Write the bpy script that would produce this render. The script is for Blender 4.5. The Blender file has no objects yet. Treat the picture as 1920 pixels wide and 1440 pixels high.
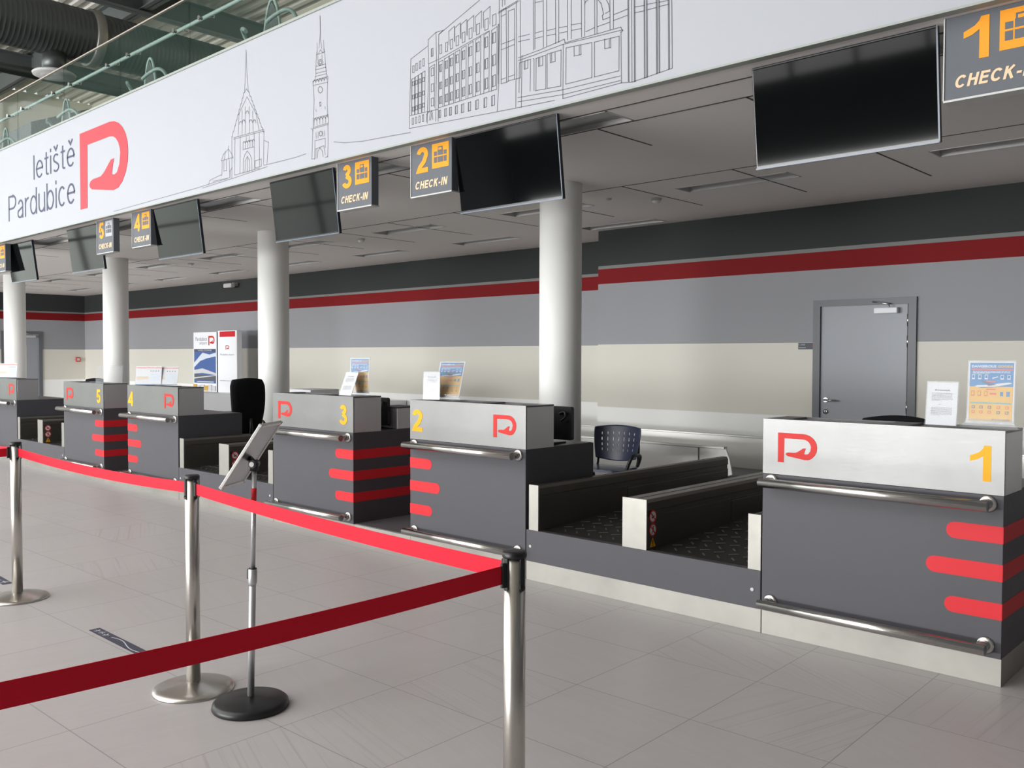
import bpy, math, random
from math import sin, cos, pi, radians
from mathutils import Matrix, Vector
random.seed(7)
S = bpy.context.scene
COL = S.collection

# light and paint settings used below
WORLD = 0.9
FAC_LOC = (-12.0, -24.9, 6.5); FAC_SX = 26.0; FAC_SY = 3.4; FAC_P = 1700
END_P = 850; OVERHEAD_P = 2000; LOW_P = 4600
def _h(r, g, b): 
    f = lambda v: ((v/255+0.055)/1.055)**2.4
    return (f(r), f(g), f(b), 1)
# wall paint from the floor up: white, beige, light grey, red stripe, thin pale line, dark grey
WALLC = [_h(250, 250, 248), _h(222, 219, 209), _h(155, 156, 160), _h(124, 10, 16), _h(128, 130, 128), _h(52, 55, 55)]
FLOORC = _h(184, 179, 179)

# ---------------------------------------------------------------- camera
cam_d = bpy.data.cameras.new('camera')
cam = bpy.data.objects.new('camera', cam_d)
COL.objects.link(cam)
cam_d.sensor_width = 36.0
cam_d.lens = 1700.54 / 1920.0 * 36.0
cam_d.clip_end = 200
RM = Matrix(((0.7302758137967695, -0.022548429854853207, 0.6827802018911701),
             (0.6831475433181111, 0.020325271845854573, -0.7299974776551094),
             (0.002582603704720501, 0.9995391196123706, 0.030246958898895736)))
M4 = RM.to_4x4()
M4.translation = Vector((2.38956, -4.57631, 1.52525))
cam.matrix_world = M4
S.camera = cam

# ---------------------------------------------------------------- world, daylight, exposure
S.view_settings.view_transform = 'Standard'
S.view_settings.look = 'None'
S.view_settings.exposure = 0.2
S.view_settings.gamma = 1.0
S.view_settings.use_curve_mapping = False
W = bpy.data.worlds.new('sky')
S.world = W
W.use_nodes = True
wn = W.node_tree; wn.nodes.clear()
wo = wn.nodes.new('ShaderNodeOutputWorld'); wb = wn.nodes.new('ShaderNodeBackground')
wt = wn.nodes.new('ShaderNodeTexCoord'); ws = wn.nodes.new('ShaderNodeSeparateXYZ')
wr = wn.nodes.new('ShaderNodeValToRGB')
wr.color_ramp.elements[0].position = 0.47; wr.color_ramp.elements[0].color = (0.10, 0.13, 0.07, 1)
wr.color_ramp.elements[1].position = 0.62; wr.color_ramp.elements[1].color = (0.85, 0.92, 1.0, 1)
e_ = wr.color_ramp.elements.new(0.52); e_.color = (0.22, 0.30, 0.14, 1)
wm = wn.nodes.new('ShaderNodeMath'); wm.operation = 'MULTIPLY_ADD'; wm.inputs[1].default_value = 0.5; wm.inputs[2].default_value = 0.5
wn.links.new(wt.outputs['Generated'], ws.inputs[0]); wn.links.new(ws.outputs[2], wm.inputs[0])
wn.links.new(wm.outputs[0], wr.inputs[0]); wn.links.new(wr.outputs[0], wb.inputs[0])
wb.inputs[1].default_value = WORLD
wn.links.new(wb.outputs[0], wo.inputs[0])

def area(name, loc, rot, sx, sy, power, col=(1, 1, 1)):
    l = bpy.data.lights.new(name, 'AREA'); l.shape = 'RECTANGLE'; l.size = sx; l.size_y = sy
    l.energy = power; l.color = col
    o = bpy.data.objects.new(name, l); COL.objects.link(o)
    o.location = loc; o.rotation_euler = rot
    return o
# daylight coming in through the clerestory of the long facade and the glazed end wall
area('daylight_facade', FAC_LOC, (radians(90 - 8), 0, 0), FAC_SX, FAC_SY, FAC_P, (1.0, 1.0, 0.99))
area('daylight_end_window', (-24.9, -8.75, 4.7), (radians(90), 0, radians(-90)), 14.5, 7.8, END_P, (0.95, 1.0, 0.97))
area('added_overhead_fill', (-11.0, -12.0, 7.95), (0, 0, 0), 20.0, 14.0, OVERHEAD_P, (1.0, 1.0, 1.0))  # added area lamp to brighten the floor; the roof has no opening here
area('added_low_fill', (-12.0, -23.8, 1.15), (radians(90), 0, 0), 22.0, 2.0, LOW_P, (0.99, 0.995, 1.0))  # added low lamp, unseen, to lift the walls deep under the gallery

# ---------------------------------------------------------------- materials
def c(r, g=None, b=None):
    if g is None: g = b = r
    f = lambda v: (v/255/12.92 if v/255 <= 0.04045 else ((v/255+0.055)/1.055)**2.4)
    return (f(r), f(g), f(b), 1)
MATS = {}
def mat(name, col, rough=0.5, metal=0.0, spec=0.5, coat=0.0, alpha=None, trans=0.0):
    if name in MATS: return MATS[name]
    m = bpy.data.materials.new(name); m.use_nodes = True
    b = m.node_tree.nodes['Principled BSDF']
    b.inputs['Base Color'].default_value = col
    b.inputs['Roughness'].default_value = rough
    b.inputs['Metallic'].default_value = metal
    b.inputs['Specular IOR Level'].default_value = spec
    b.inputs['Coat Weight'].default_value = coat
    b.inputs['Transmission Weight'].default_value = trans
    if alpha is not None: b.inputs['Alpha'].default_value = alpha
    MATS[name] = m
    return m
def N(m, t): return m.node_tree.nodes.new(t)
def LK(m, a, b): m.node_tree.links.new(a, b)
def noise_rough(m, scale=(1, 1, 1), lo=0.3, hi=0.45, bump=0.0, colmix=None, nscale=6.0):
    """brushed / mottled variation driven by object coordinates"""
    b = m.node_tree.nodes['Principled BSDF']
    tc = N(m, 'ShaderNodeTexCoord'); mp = N(m, 'ShaderNodeMapping'); nz = N(m, 'ShaderNodeTexNoise')
    mp.inputs['Scale'].default_value = scale; nz.inputs['Scale'].default_value = nscale; nz.inputs['Detail'].default_value = 5
    LK(m, tc.outputs['Object'], mp.inputs[0]); LK(m, mp.outputs[0], nz.inputs['Vector'])
    mr = N(m, 'ShaderNodeMapRange'); mr.inputs[3].default_value = lo; mr.inputs[4].default_value = hi
    LK(m, nz.outputs[0], mr.inputs[0]); LK(m, mr.outputs[0], b.inputs['Roughness'])
    if colmix:
        mx = N(m, 'ShaderNodeMix'); mx.data_type = 'RGBA'
        mx.inputs[6].default_value = colmix[0]; mx.inputs[7].default_value = colmix[1]
        nz2 = N(m, 'ShaderNodeTexNoise'); nz2.inputs['Scale'].default_value = 2.3; nz2.inputs['Detail'].default_value = 6
        LK(m, tc.outputs['Object'], nz2.inputs['Vector'])
        LK(m, nz2.outputs[0], mx.inputs[0]); LK(m, mx.outputs[2], b.inputs['Base Color'])
    if bump:
        bp = N(m, 'ShaderNodeBump'); bp.inputs['Strength'].default_value = bump; bp.inputs['Distance'].default_value = 0.002
        LK(m, nz.outputs[0], bp.inputs['Height']); LK(m, bp.outputs[0], b.inputs['Normal'])
    return m
STEEL = noise_rough(mat('brushed_steel', c(180, 178, 173), 0.35, 1.0), (1.2, 1.2, 60), 0.38, 0.5, 0.05, (c(140, 140, 139), c(118, 118, 117)))
STEELP = noise_rough(mat('scuffed_steel', c(200, 198, 192), 0.4, 0.75), (3, 3, 3), 0.38, 0.55, 0.05, (c(172, 170, 163), c(134, 132, 127)))
SATIN = mat('satin_alloy', c(190, 190, 192), 0.42, 0.8)
STEELD = noise_rough(mat('conveyor_steel', c(120, 118, 112), 0.4, 0.9), (1, 1, 30), 0.3, 0.42, 0.0, (c(132, 130, 124), c(108, 106, 101)))  # stainless given a darker colour for the shade inside the conveyors
CHROME = mat('satin_tube', c(200, 198, 195), 0.22, 1.0)
POST = noise_rough(mat('brushed_post', c(196, 192, 186), 0.28, 1.0), (60, 60, 1), 0.24, 0.34, 0.03)
LAM = noise_rough(mat('dark_grey_laminate', c(76, 75, 80), 0.5, 0.0, 0.3), (4, 4, 4), 0.42, 0.52, 0.0)
LAMTOP = mat('grey_worktop', c(96, 95, 98), 0.35)
GREYBOX = noise_rough(mat('grey_coated_metal', c(205, 205, 208), 0.4, 0.85), (1, 1, 30), 0.34, 0.44)
RED = mat('red_stripe_foil', c(205, 34, 44), 0.5, 0, .3)
LOGO = mat('logo_red', c(205, 42, 36), 0.5, 0, .3)
YEL = mat('signal_yellow', c(240, 170, 5), 0.5, 0, .3)
ORG = mat('sign_orange', c(235, 150, 6), 0.5, 0, .3)
SIGNG = mat('sign_grey', c(94, 98, 104), 0.6, 0, .3)
WPANEL = mat('white_panel', c(240, 242, 246), 0.5)
STEELB = noise_rough(mat('bright_steel', c(205, 204, 200), 0.3, 0.9), (1, 1, 40), 0.3, 0.45)
WHITE = mat('white_board', c(164, 167, 174), 0.55)
PAPER = mat('paper', c(205, 206, 210), 0.6)
INK = mat('print_grey', c(96, 98, 104), 0.6)
DRAW = mat('drawing_line', c(96, 98, 103), 0.7); DRAWL = mat('drawing_line_pale', c(116, 118, 122), 0.7)
NAVY = mat('lettering_navy', c(74, 80, 108), 0.5)
BLK = mat('black_plastic', c(20, 20, 22), 0.4)
BLKFAB = noise_rough(mat('black_fabric', c(20, 20, 22), 0.9, 0, 0.2), (1, 1, 1), 0.85, 1.0, 0.2, None, 300)
SCREEN = mat('screen_glass', c(5, 6, 7), 0.05, 0.0, 0.13)
BEZEL = mat('screen_bezel', c(24, 27, 34), 0.25)
BEZL = mat('screen_bezel_edge', c(88, 100, 116), 0.3)
BELT = mat('rubber_belt', c(34, 33, 31), 0.55)
BELTRIB = mat('rubber_rib', c(84, 82, 79), 0.32)
TAPE = noise_rough(mat('red_webbing', c(216, 4, 40), 0.6, 0, 0.3), (1, 1, 1), 0.55, 0.7, 0.15, None, 400)
PAINTC = mat('column_white', c(240, 241, 238), 0.55)
CEIL = mat('ceiling_white', c(236, 232, 228), 0.8)
GAP = mat('shadow_gap', c(70, 68, 66), 0.9)
LAMPG = mat('luminaire_diffuser', c(150, 154, 152), 0.35)
LAMPF = mat('luminaire_frame', c(190, 190, 188), 0.5)
DOORM = mat('door_grey', c(152, 156, 163), 0.45)
FRAMEM = mat('door_frame_grey', c(98, 101, 106), 0.45)
BLUE = mat('navy_plastic', c(34, 42, 72), 0.35)
ACRYL = mat('clear_acrylic', c(225, 230, 235), 0.06, 0, 0.5, 0, 0.10)
GLASS = mat('green_tinted_glass', c(70, 92, 84), 0.03, 0, 0.4, 0, 0.13)
PANE = mat('window_pane', c(200, 215, 210), 0.02, 0, 0.5, 0, 0.10)
UPW = mat('upper_wall_beige', c(215, 212, 192), 0.8)
ROOF = mat('roof_deck_grey', c(220, 217, 208), 0.7)
BEAM = mat('beam_grey', c(98, 104, 104), 0.6)
DUCT = mat('duct_metal', c(92, 96, 96), 0.42, 0.7)
HALLW = mat('hall_wall_grey', c(92, 93, 94), 0.8)
STK = mat('floor_sticker_navy', c(66, 66, 84), 0.5)
SKYB = mat('poster_blue', c(44, 118, 172), 0.5)
PYEL = mat('poster_yellow', c(208, 164, 66), 0.5)
PORG = mat('poster_orange', c(205, 92, 60), 0.5)
PIX = mat('poster_ink', c(78, 84, 110), 0.5)
REDLAMP = mat('alarm_red', c(210, 50, 48), 0.4)
GREENT = mat('pale_green_tube', c(150, 176, 168), 0.35)
DKSEAT = mat('dark_seat_panel', c(70, 78, 76), 0.6)
PBLUE = mat('photo_blue', c(70, 100, 160), 0.5)

def wall_mat(name, bands, wscale=1.0):
    """painted horizontal bands: constant colours chosen by height in metres"""
    m = mat(name, c(200), 0.75, 0, 0.3)
    b = m.node_tree.nodes['Principled BSDF']
    g = N(m, 'ShaderNodeNewGeometry'); s = N(m, 'ShaderNodeSeparateXYZ'); LK(m, g.outputs['Position'], s.inputs[0])
    prev = None
    for z0, colr in bands:
        if prev is None: prev = colr; continue
        gt = N(m, 'ShaderNodeMath'); gt.operation = 'GREATER_THAN'; gt.inputs[1].default_value = z0
        LK(m, s.outputs[2], gt.inputs[0])
        mx = N(m, 'ShaderNodeMix'); mx.data_type = 'RGBA'
        LK(m, gt.outputs[0], mx.inputs[0])
        if isinstance(prev, tuple): mx.inputs[6].default_value = prev
        else: LK(m, prev, mx.inputs[6])
        mx.inputs[7].default_value = colr
        prev = mx.outputs[2]
    LK(m, prev, b.inputs['Base Color'])
    return m
BANDS = [(0, WALLC[0]), (0.864, WALLC[1]), (1.6885, WALLC[2]), (2.4875, WALLC[3]), (2.683, WALLC[4]), (2.725, WALLC[5])]
WALLM = wall_mat('banded_wall_paint', BANDS)

def floor_mat():
    m = mat('stone_floor_tile', c(150), 0.45, 0, 0.5)
    nt = m.node_tree; b = nt.nodes['Principled BSDF']
    def M(op, a, bb=None, cc=None):
        n = N(m, 'ShaderNodeMath'); n.operation = op
        for i, v in enumerate((a, bb, cc)):
            if v is None: continue
            if isinstance(v, (int, float)): n.inputs[i].default_value = v
            else: LK(m, v, n.inputs[i])
        return n.outputs[0]
    g = N(m, 'ShaderNodeNewGeometry')
    t = 0.0178; T = 0.6013; o = (-0.2517, -0.7148)
    def dot(vx, vy):
        d = N(m, 'ShaderNodeVectorMath'); d.operation = 'DOT_PRODUCT'
        LK(m, g.outputs['Position'], d.inputs[0]); d.inputs[1].default_value = (vx/T, vy/T, 0)
        return M('SUBTRACT', d.outputs['Value'], (o[0]*vx + o[1]*vy)/T)
    u = dot(cos(t), sin(t)); v = dot(-sin(t), cos(t))
    fu = M('FRACT', u); fv = M('FRACT', v); iu = M('FLOOR', u); iv = M('FLOOR', v)
    du = M('MINIMUM', fu, M('SUBTRACT', 1.0, fu)); dv = M('MINIMUM', fv, M('SUBTRACT', 1.0, fv))
    gr = M('LESS_THAN', M('MINIMUM', du, dv), 0.0035)
    cb = N(m, 'ShaderNodeCombineXYZ'); LK(m, iu, cb.inputs[0]); LK(m, iv, cb.inputs[1])
    wn_ = N(m, 'ShaderNodeTexWhiteNoise'); wn_.noise_dimensions = '2D'; LK(m, cb.outputs[0], wn_.inputs['Vector'])
    sp = N(m, 'ShaderNodeSeparateXYZ'); LK(m, wn_.outputs['Color'], sp.inputs[0])
    # local uv rotated per tile, streaks along local x
    uv = N(m, 'ShaderNodeCombineXYZ'); LK(m, M('SUBTRACT', fu, 0.5), uv.inputs[0]); LK(m, M('SUBTRACT', fv, 0.5), uv.inputs[1]); LK(m, M('MULTIPLY', wn_.outputs['Value'], 37.0), uv.inputs[2])
    vr = N(m, 'ShaderNodeVectorRotate'); vr.rotation_type = 'Z_AXIS'; LK(m, uv.outputs[0], vr.inputs['Vector'])
    LK(m, M('ADD', M('MULTIPLY', M('ROUND', M('MULTIPLY', sp.outputs[1], 3.0)), pi/2), M('MULTIPLY', sp.outputs[0], 0.5)), vr.inputs['Angle'])
    def streak(sc, nsc, dist=0.4):
        mp = N(m, 'ShaderNodeMapping'); mp.inputs['Scale'].default_value = sc; LK(m, vr.outputs[0], mp.inputs[0])
        nz = N(m, 'ShaderNodeTexNoise'); nz.inputs['Scale'].default_value = nsc; nz.inputs['Detail'].default_value = 6; nz.inputs['Distortion'].default_value = dist
        LK(m, mp.outputs[0], nz.inputs['Vector']); return nz.outputs[0]
    s1 = streak((0.5, 9, 1), 2.2); s2 = streak((2.5, 2.5, 1), 1.6); s3 = streak((0.35, 26, 1), 1.3, 0.2)
    # sharper veins on some tiles only
    vein = M('MULTIPLY', M('SMOOTH_MIN', M('MAXIMUM', M('MULTIPLY', M('SUBTRACT', s3, 0.56), 7.0), 0.0), 1.0, 0.1), M('GREATER_THAN', sp.outputs[2], 0.66))
    base = M('ADD', M('MULTIPLY', M('SUBTRACT', s1, 0.5), 0.10), M('MULTIPLY', M('SUBTRACT', s2, 0.5), 0.10))
    base = M('ADD', base, M('MULTIPLY', M('SUBTRACT', wn_.outputs['Value'], 0.5), 0.035))
    base = M('SUBTRACT', base, M('MULTIPLY', vein, 0.17))
    val = M('ADD', base, 1.0)
    val = M('MULTIPLY', val, M('SUBTRACT', 1.0, M('MULTIPLY', gr, 0.45)))
    mc = N(m, 'ShaderNodeVectorMath'); mc.operation = 'SCALE'; mc.inputs[0].default_value = FLOORC[:3]
    LK(m, val, mc.inputs['Scale']); LK(m, mc.outputs[0], b.inputs['Base Color'])
    LK(m, M('ADD', 0.34, M('MULTIPLY', s2, 0.16)), b.inputs['Roughness'])
    return m
FLOORM = floor_mat()

# ---------------------------------------------------------------- mesh helpers
class MB:
    def __init__(s): s.v = []; s.f = []; s.mi = []; s.mats = []; s.sm = []
    def _m(s, m):
        if m not in s.mats: s.mats.append(m)
        return s.mats.index(m)
    def add(s, vs, fs, m, smooth=False, T=None):
        k = len(s.v); i = s._m(m)
        s.v += [tuple(T @ Vector(p)) if T else tuple(p) for p in vs]
        for f in fs:
            s.f.append([k + q for q in f]); s.mi.append(i); s.sm.append(smooth)
        return s
    def box(s, x0, x1, y0, y1, z0, z1, m, b=0.0, T=None):
        if b <= 0 or min(x1-x0, y1-y0, z1-z0) < 2.2*b:
            vs = [(x, y, z) for z in (z0, z1) for y in (y0, y1) for x in (x0, x1)]
            return s.add(vs, [(0, 2, 3, 1), (4, 5, 7, 6), (0, 1, 5, 4), (2, 6, 7, 3), (0, 4, 6, 2), (1, 3, 7, 5)], m, T=T)
        # chamfered box
        X, Y, Z = (x0, x1), (y0, y1), (z0, z1); vs = []; idx = {}
        for a in (0, 1):
            for bb in (0, 1):
                for cc in (0, 1):
                    sx, sy, sz = (1, -1)[a], (1, -1)[bb], (1, -1)[cc]
                    for k in range(3):
                        p = [X[a] + sx*b, Y[bb] + sy*b, Z[cc] + sz*b]; p[k] = (X[a], Y[bb], Z[cc])[k]
                        idx[(a, bb, cc, k)] = len(vs); vs.append(tuple(p))
        fs = []
        for k in range(3):
            o = [q for q in range(3) if q != k]
            for e in (0, 1):
                L = []
                for (p, q) in ((0, 0), (1, 0), (1, 1), (0, 1)):
                    t = [0, 0, 0]; t[k] = e; t[o[0]] = p; t[o[1]] = q
                    L.append(idx[tuple(t) + (k,)])
                fs.append(L if (e == 1) != (k == 1) else L[::-1])
        for k in range(3):     # edges parallel to axis k
            o = [q for q in range(3) if q != k]
            for p in (0, 1):
                for q in (0, 1):
                    L = []
                    for e, kk in ((0, o[0]), (1, o[0]), (1, o[1]), (0, o[1])):
                        t = [0, 0, 0]; t[k] = e; t[o[0]] = p; t[o[1]] = q
                        L.append(idx[tuple(t) + (kk,)])
                    sgn = (p == 1) != (q == 1)
                    if k == 1: sgn = not sgn
                    fs.append(L if sgn else L[::-1])
        for a in (0, 1):
            for bb in (0, 1):
                for cc in (0, 1):
                    L = [idx[(a, bb, cc, k)] for k in range(3)]
                    fs.append(L if (a + bb + cc) % 2 == 1 else L[::-1])
        return s.add(vs, fs, m, T=T)
    def prism(s, pts, axis, a0, a1, m, T=None, smooth=False):
        """pts: 2D outline; axis 'x','y','z' = extrusion axis"""
        n = len(pts); pl = {'x': lambda p, t: (t, p[0], p[1]), 'y': lambda p, t: (p[0], t, p[1]), 'z': lambda p, t: (p[0], p[1], t)}[axis]
        vs = [pl(p, a0) for p in pts] + [pl(p, a1) for p in pts]
        ar = sum(pts[i][0]*pts[(i+1) % n][1] - pts[(i+1) % n][0]*pts[i][1] for i in range(n))
        flip = (ar < 0) != (axis == 'y')
        if a1 < a0: flip = not flip
        F = [list(range(n))[::-1], [n + i for i in range(n)]]
        S_ = [[i, (i+1) % n, n + (i+1) % n, n + i] for i in range(n)]
        if flip: F = [f[::-1] for f in F]; S_ = [f[::-1] for f in S_]
        s.add(vs, F, m, T=T)
        k = len(s.v) - len(vs); mi = s._m(m)
        for f in S_: s.f.append([k + q for q in f]); s.mi.append(mi); s.sm.append(smooth)
        return s
    def lathe(s, prof, m, n=32, T=None, smooth=True):
        vs = []; fs = []
        for r, z in prof:
            for i in range(n): a = 2*pi*i/n; vs.append((r*cos(a), r*sin(a), z))
        for j in range(len(prof)-1):
            for i in range(n): fs.append([j*n+i, j*n+(i+1) % n, (j+1)*n+(i+1) % n, (j+1)*n+i])
        fs.append([i for i in range(n)][::-1]); fs.append([(len(prof)-1)*n+i for i in range(n)])
        s.add(vs, fs[:-2], m, smooth, T)
        k = len(s.v) - len(vs); mi = s._m(m)
        for f in fs[-2:]: s.f.append([k + q for q in f]); s.mi.append(mi); s.sm.append(False)
        return s
    def tube(s, P, r, m, n=12, T=None, cap=True):
        P = [Vector(p) for p in P]; vs = []; fs = []
        R_ = r if isinstance(r, (list, tuple)) else [r]*len(P)
        up = None
        for i, p in enumerate(P):
            d = (P[min(i+1, len(P)-1)] - P[max(i-1, 0)]).normalized()
            if up is None:
                up = Vector((0, 0, 1)) if abs(d.z) < 0.9 else Vector((1, 0, 0))
            u = (up - d*up.dot(d)).normalized(); up = u; w = d.cross(u)
            for k in range(n):
                a = 2*pi*k/n; vs.append(p + (u*cos(a) + w*sin(a))*R_[i])
        for i in range(len(P)-1):
            for k in range(n): fs.append([i*n+k, i*n+(k+1) % n, (i+1)*n+(k+1) % n, (i+1)*n+k])
        s.add(vs, fs, m, True, T)
        if cap:
            k0 = len(s.v) - len(vs); mi = s._m(m)
            s.f.append([k0+k for k in range(n)][::-1]); s.mi.append(mi); s.sm.append(False)
            s.f.append([k0+(len(P)-1)*n+k for k in range(n)]); s.mi.append(mi); s.sm.append(False)
        return s
    def build(s, name, parent=None, loc=None):
        me = bpy.data.meshes.new(name)
        me.from_pydata(s.v, [], s.f)
        for m in s.mats: me.materials.append(m)
        me.polygons.foreach_set('material_index', s.mi)
        me.polygons.foreach_set('use_smooth', s.sm)
        me.update()
        o = bpy.data.objects.new(name, me); COL.objects.link(o)
        if parent is not None: o.parent = parent
        if loc is not None: o.location = loc
        return o
def TR(x=0, y=0, z=0, rz=0, rx=0, ry=0, sc=1):
    return Matrix.Translation((x, y, z)) @ Matrix.Rotation(rz, 4, 'Z') @ Matrix.Rotation(ry, 4, 'Y') @ Matrix.Rotation(rx, 4, 'X') @ Matrix.Scale(sc, 4)
def empty(name, loc=(0, 0, 0), rz=0):
    o = bpy.data.objects.new(name, None); o.empty_display_size = 0.1; COL.objects.link(o)
    o.location = loc; o.rotation_euler = (0, 0, rz); return o
def tag(o, label, cat, group=None):
    o['label'] = label; o['category'] = cat
    if group: o['group'] = group
    return o
def struct(o): o['kind'] = 'structure'; return o
def relabel(o, l): o['label'] = l; return o
def copy_tree(o, parent=None):
    n = o.copy(); COL.objects.link(n); n.parent = parent
    for ch in list(o.children): copy_tree(ch, n)
    return n
def smooth_pts(pts, n=6, closed=False):
    """catmull-rom through points"""
    P = [Vector(p) for p in pts]; out = []; L = len(P)
    for i in range(L if closed else L-1):
        g = lambda k: P[k % L] if closed else P[max(0, min(L-1, k))]
        a, b_, c_, d_ = g(i-1), g(i), g(i+1), g(i+2)
        for k in range(n):
            t = k/n
            out.append(0.5*((2*b_) + (c_-a)*t + (2*a-5*b_+4*c_-d_)*t*t + (3*b_-a-3*c_+d_)*t**3))
    if not closed: out.append(P[-1])
    return out
_tc = {}
def text_geo(txt, bold=0.0, shear=0.0, depth=0.0):
    key = (txt, bold, shear)
    if key in _tc: return _tc[key]
    cu = bpy.data.curves.new('t', 'FONT'); cu.body = txt; cu.size = 1; cu.offset = bold; cu.shear = shear
    cu.resolution_u = 4; cu.fill_mode = 'FRONT'
    ob = bpy.data.objects.new('t', cu); COL.objects.link(ob)
    bpy.context.view_layer.update()
    me = bpy.data.meshes.new_from_object(ob.evaluated_get(bpy.context.evaluated_depsgraph_get()))
    vs = [(v.co.x, v.co.y) for v in me.vertices]; fs = [list(p.vertices) for p in me.polygons]
    bpy.data.objects.remove(ob); bpy.data.curves.remove(cu); bpy.data.meshes.remove(me)
    x0 = min(p[0] for p in vs); x1 = max(p[0] for p in vs); y0 = min(p[1] for p in vs); y1 = max(p[1] for p in vs)
    _tc[key] = (vs, fs, (x0, x1, y0, y1)); return _tc[key]
def put_text(mb, txt, x0, x1, z0, z1, y, m, bold=0.0, shear=0.0, T=None):
    """fit the lettering's ink box into x0..x1, z0..z1 on the plane y, facing -y"""
    vs, fs, (a, b_, c_, d_) = text_geo(txt, bold, shear)
    V = [(x0 + (p[0]-a)/(b_-a)*(x1-x0), y, z0 + (p[1]-c_)/(d_-c_)*(z1-z0)) for p in vs]
    F = []
    for f in fs:
        q = [V[i] for i in f]
        nn = (Vector(q[1])-Vector(q[0])).cross(Vector(q[2])-Vector(q[0]))
        F.append(f if nn.y < 0 else f[::-1])
    mb.add(V, F, m, T=T)
def put_number(mb, n, x0, x1, z0, z1, y, m, bold):
    if n == '1':
        P = [(.62, 0), (1, 0), (1, 1), (.68, 1), (.60, .90), (.42, .80), (.0, .70), (.0, .545), (.34, .60), (.62, .70)]
        flat(mb, [(x0+a*(x1-x0), z0+b*(z1-z0)) for a, b in P], y, m)
    else: put_letters(mb, n, x0, x1, z0, z1, y, m, .19)
def flat(mb, pts, y, m, T=None):
    """flat polygon (x,z) on plane y facing -y"""
    n = len(pts); ar = sum(pts[i][0]*pts[(i+1) % n][1] - pts[(i+1) % n][0]*pts[i][1] for i in range(n))
    f = list(range(n))
    if ar < 0: f = f[::-1]
    mb.add([(p[0], y, p[1]) for p in pts], [f], m, T=T)
def rect(mb, x0, x1, z0, z1, y, m, T=None): flat(mb, [(x0, z0), (x1, z0), (x1, z1), (x0, z1)], y, m, T)
def glyph(ch, t):
    """centrelines of a plain grotesque letter, capital height 1: (strokes, advance)"""
    h = t/2
    def A(cx, cy, rx, ry, a0, a1, n=14): return [(cx+rx*cos(radians(a0+(a1-a0)*i/n)), cy+ry*sin(radians(a0+(a1-a0)*i/n))) for i in range(n+1)]
    X = .73; bw = .26-h; bh = X/2-h; bc = X/2       # lower-case bowl
    bowl = lambda cx: A(cx, bc, bw, bh, 0, 360, 24)
    hook = lambda cx: [(cx-.13, 1.08-h), (cx, .86), (cx+.13, 1.08-h)]
    if ch == '2': return [A(.28, 1-.28, .28-h, .28-h, 172, -25) + [(.36, .43), (.17, .24), (h+.01, h)] + [(.56, h)]], .56
    if ch == '3': return [A(.27, .755, .235-h, .245-h, 165, -70) + [(.24, .535)], [(.24, .535)] + A(.275, .285, .285-h, .285-h, 78, -165)], .56
    if ch == '4': return [[(.43, 0), (.43, 1)], [(.44, .93), (.05, .30), (.58, .30)]], .58
    if ch == '5': return [[(.52, 1-h), (.15, 1-h), (.095, .50)] + A(.275, .325, .285-h, .325-h, 135, -160)], .56
    if ch == '6': return [A(.28, .30, .28-h, .30-h, 0, 360, 24), A(.36, .45, .36-h, .55-h, 180, 75)], .56
    if ch == 'C': return [A(.38, .5, .38-h, .5-h, 40, 320, 20)], .74
    if ch == 'H': return [[(h, 0), (h, 1)], [(.66-h, 0), (.66-h, 1)], [(h, .53), (.66-h, .53)]], .66
    if ch == 'E': return [[(.60, 1-h), (h, 1-h), (h, h), (.60, h)], [(h, .52), (.55, .52)]], .60
    if ch == 'K': return [[(h, 0), (h, 1)], [(.64-h, 1), (h, .42)], [(.28, .60), (.68-h, 0)]], .68
    if ch == '-': return [[(0, .38), (.32, .38)]], .32
    if ch == 'I': return [[(h, 0), (h, 1)]], t
    if ch == 'N': return [[(h, 0), (h, 1)], [(h*1.2, .98), (.66-h*1.2, .02)], [(.66-h, 0), (.66-h, 1)]], .66
    if ch == 'P': return [[(h, 0), (h, 1-h), (.36, 1-h)] + A(.36, .72, .28-h, .28-h, 90, -90) + [(h, .44+h)]], .62
    if ch == 'l': return [[(h, 0), (h, 1)]], t
    if ch == 'i': return [[(h, 0), (h, X)], [(h, .86), (h, 1)]], t
    if ch == 't': return [[(.13, .93), (.13, .16)] + A(.23, .13, .10, .13-h, 180, 280, 6) + [(.29, h)], [(0, X-h), (.28, X-h)]], .29
    if ch in 'e\u011b':
        s = [[(h, .39), (.52-h, .39)] + A(.26, bc, bw, bh, 4, 318, 22)]
        return (s + [hook(.26)] if ch != 'e' else s), .52
    if ch == '\u0161': return [A(.22, .545, .20-h, .185-h, 35, 250, 12) + [(.24, .37)] + A(.22, .19, .22-h, .19-h, 70, -150, 12), hook(.22)], .44
    if ch == 'a': return [[(.46-h, 0), (.46-h, .50)] + A(.25, .50, .21-h, .23-h, 0, 160, 10), A(.22, .21, .22-h, .21-h, -20, -340+130, 12) + [(.46-h, .43)]], .49
    if ch == 'r': return [[(h, 0), (h, X)], A(.27, .44, .27-h, .29-h, 180, 85, 8)], .28
    if ch == 'd': return [bowl(.26), [(.52-h, 0), (.52-h, 1)]], .52
    if ch == 'b': return [bowl(.26), [(h, 0), (h, 1)]], .52
    if ch == 'u': return [[(h, X), (h, .25)] + A(.24, .25, .24-h, .25-h, 180, 300, 8) + [(.48-h, .18)], [(.48-h, 0), (.48-h, X)]], .48
    if ch == 'c': return [A(.25, bc, .25-h, bh, 45, 315, 18)], .48
    return [[(h, 0), (h, 1)]], t
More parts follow.
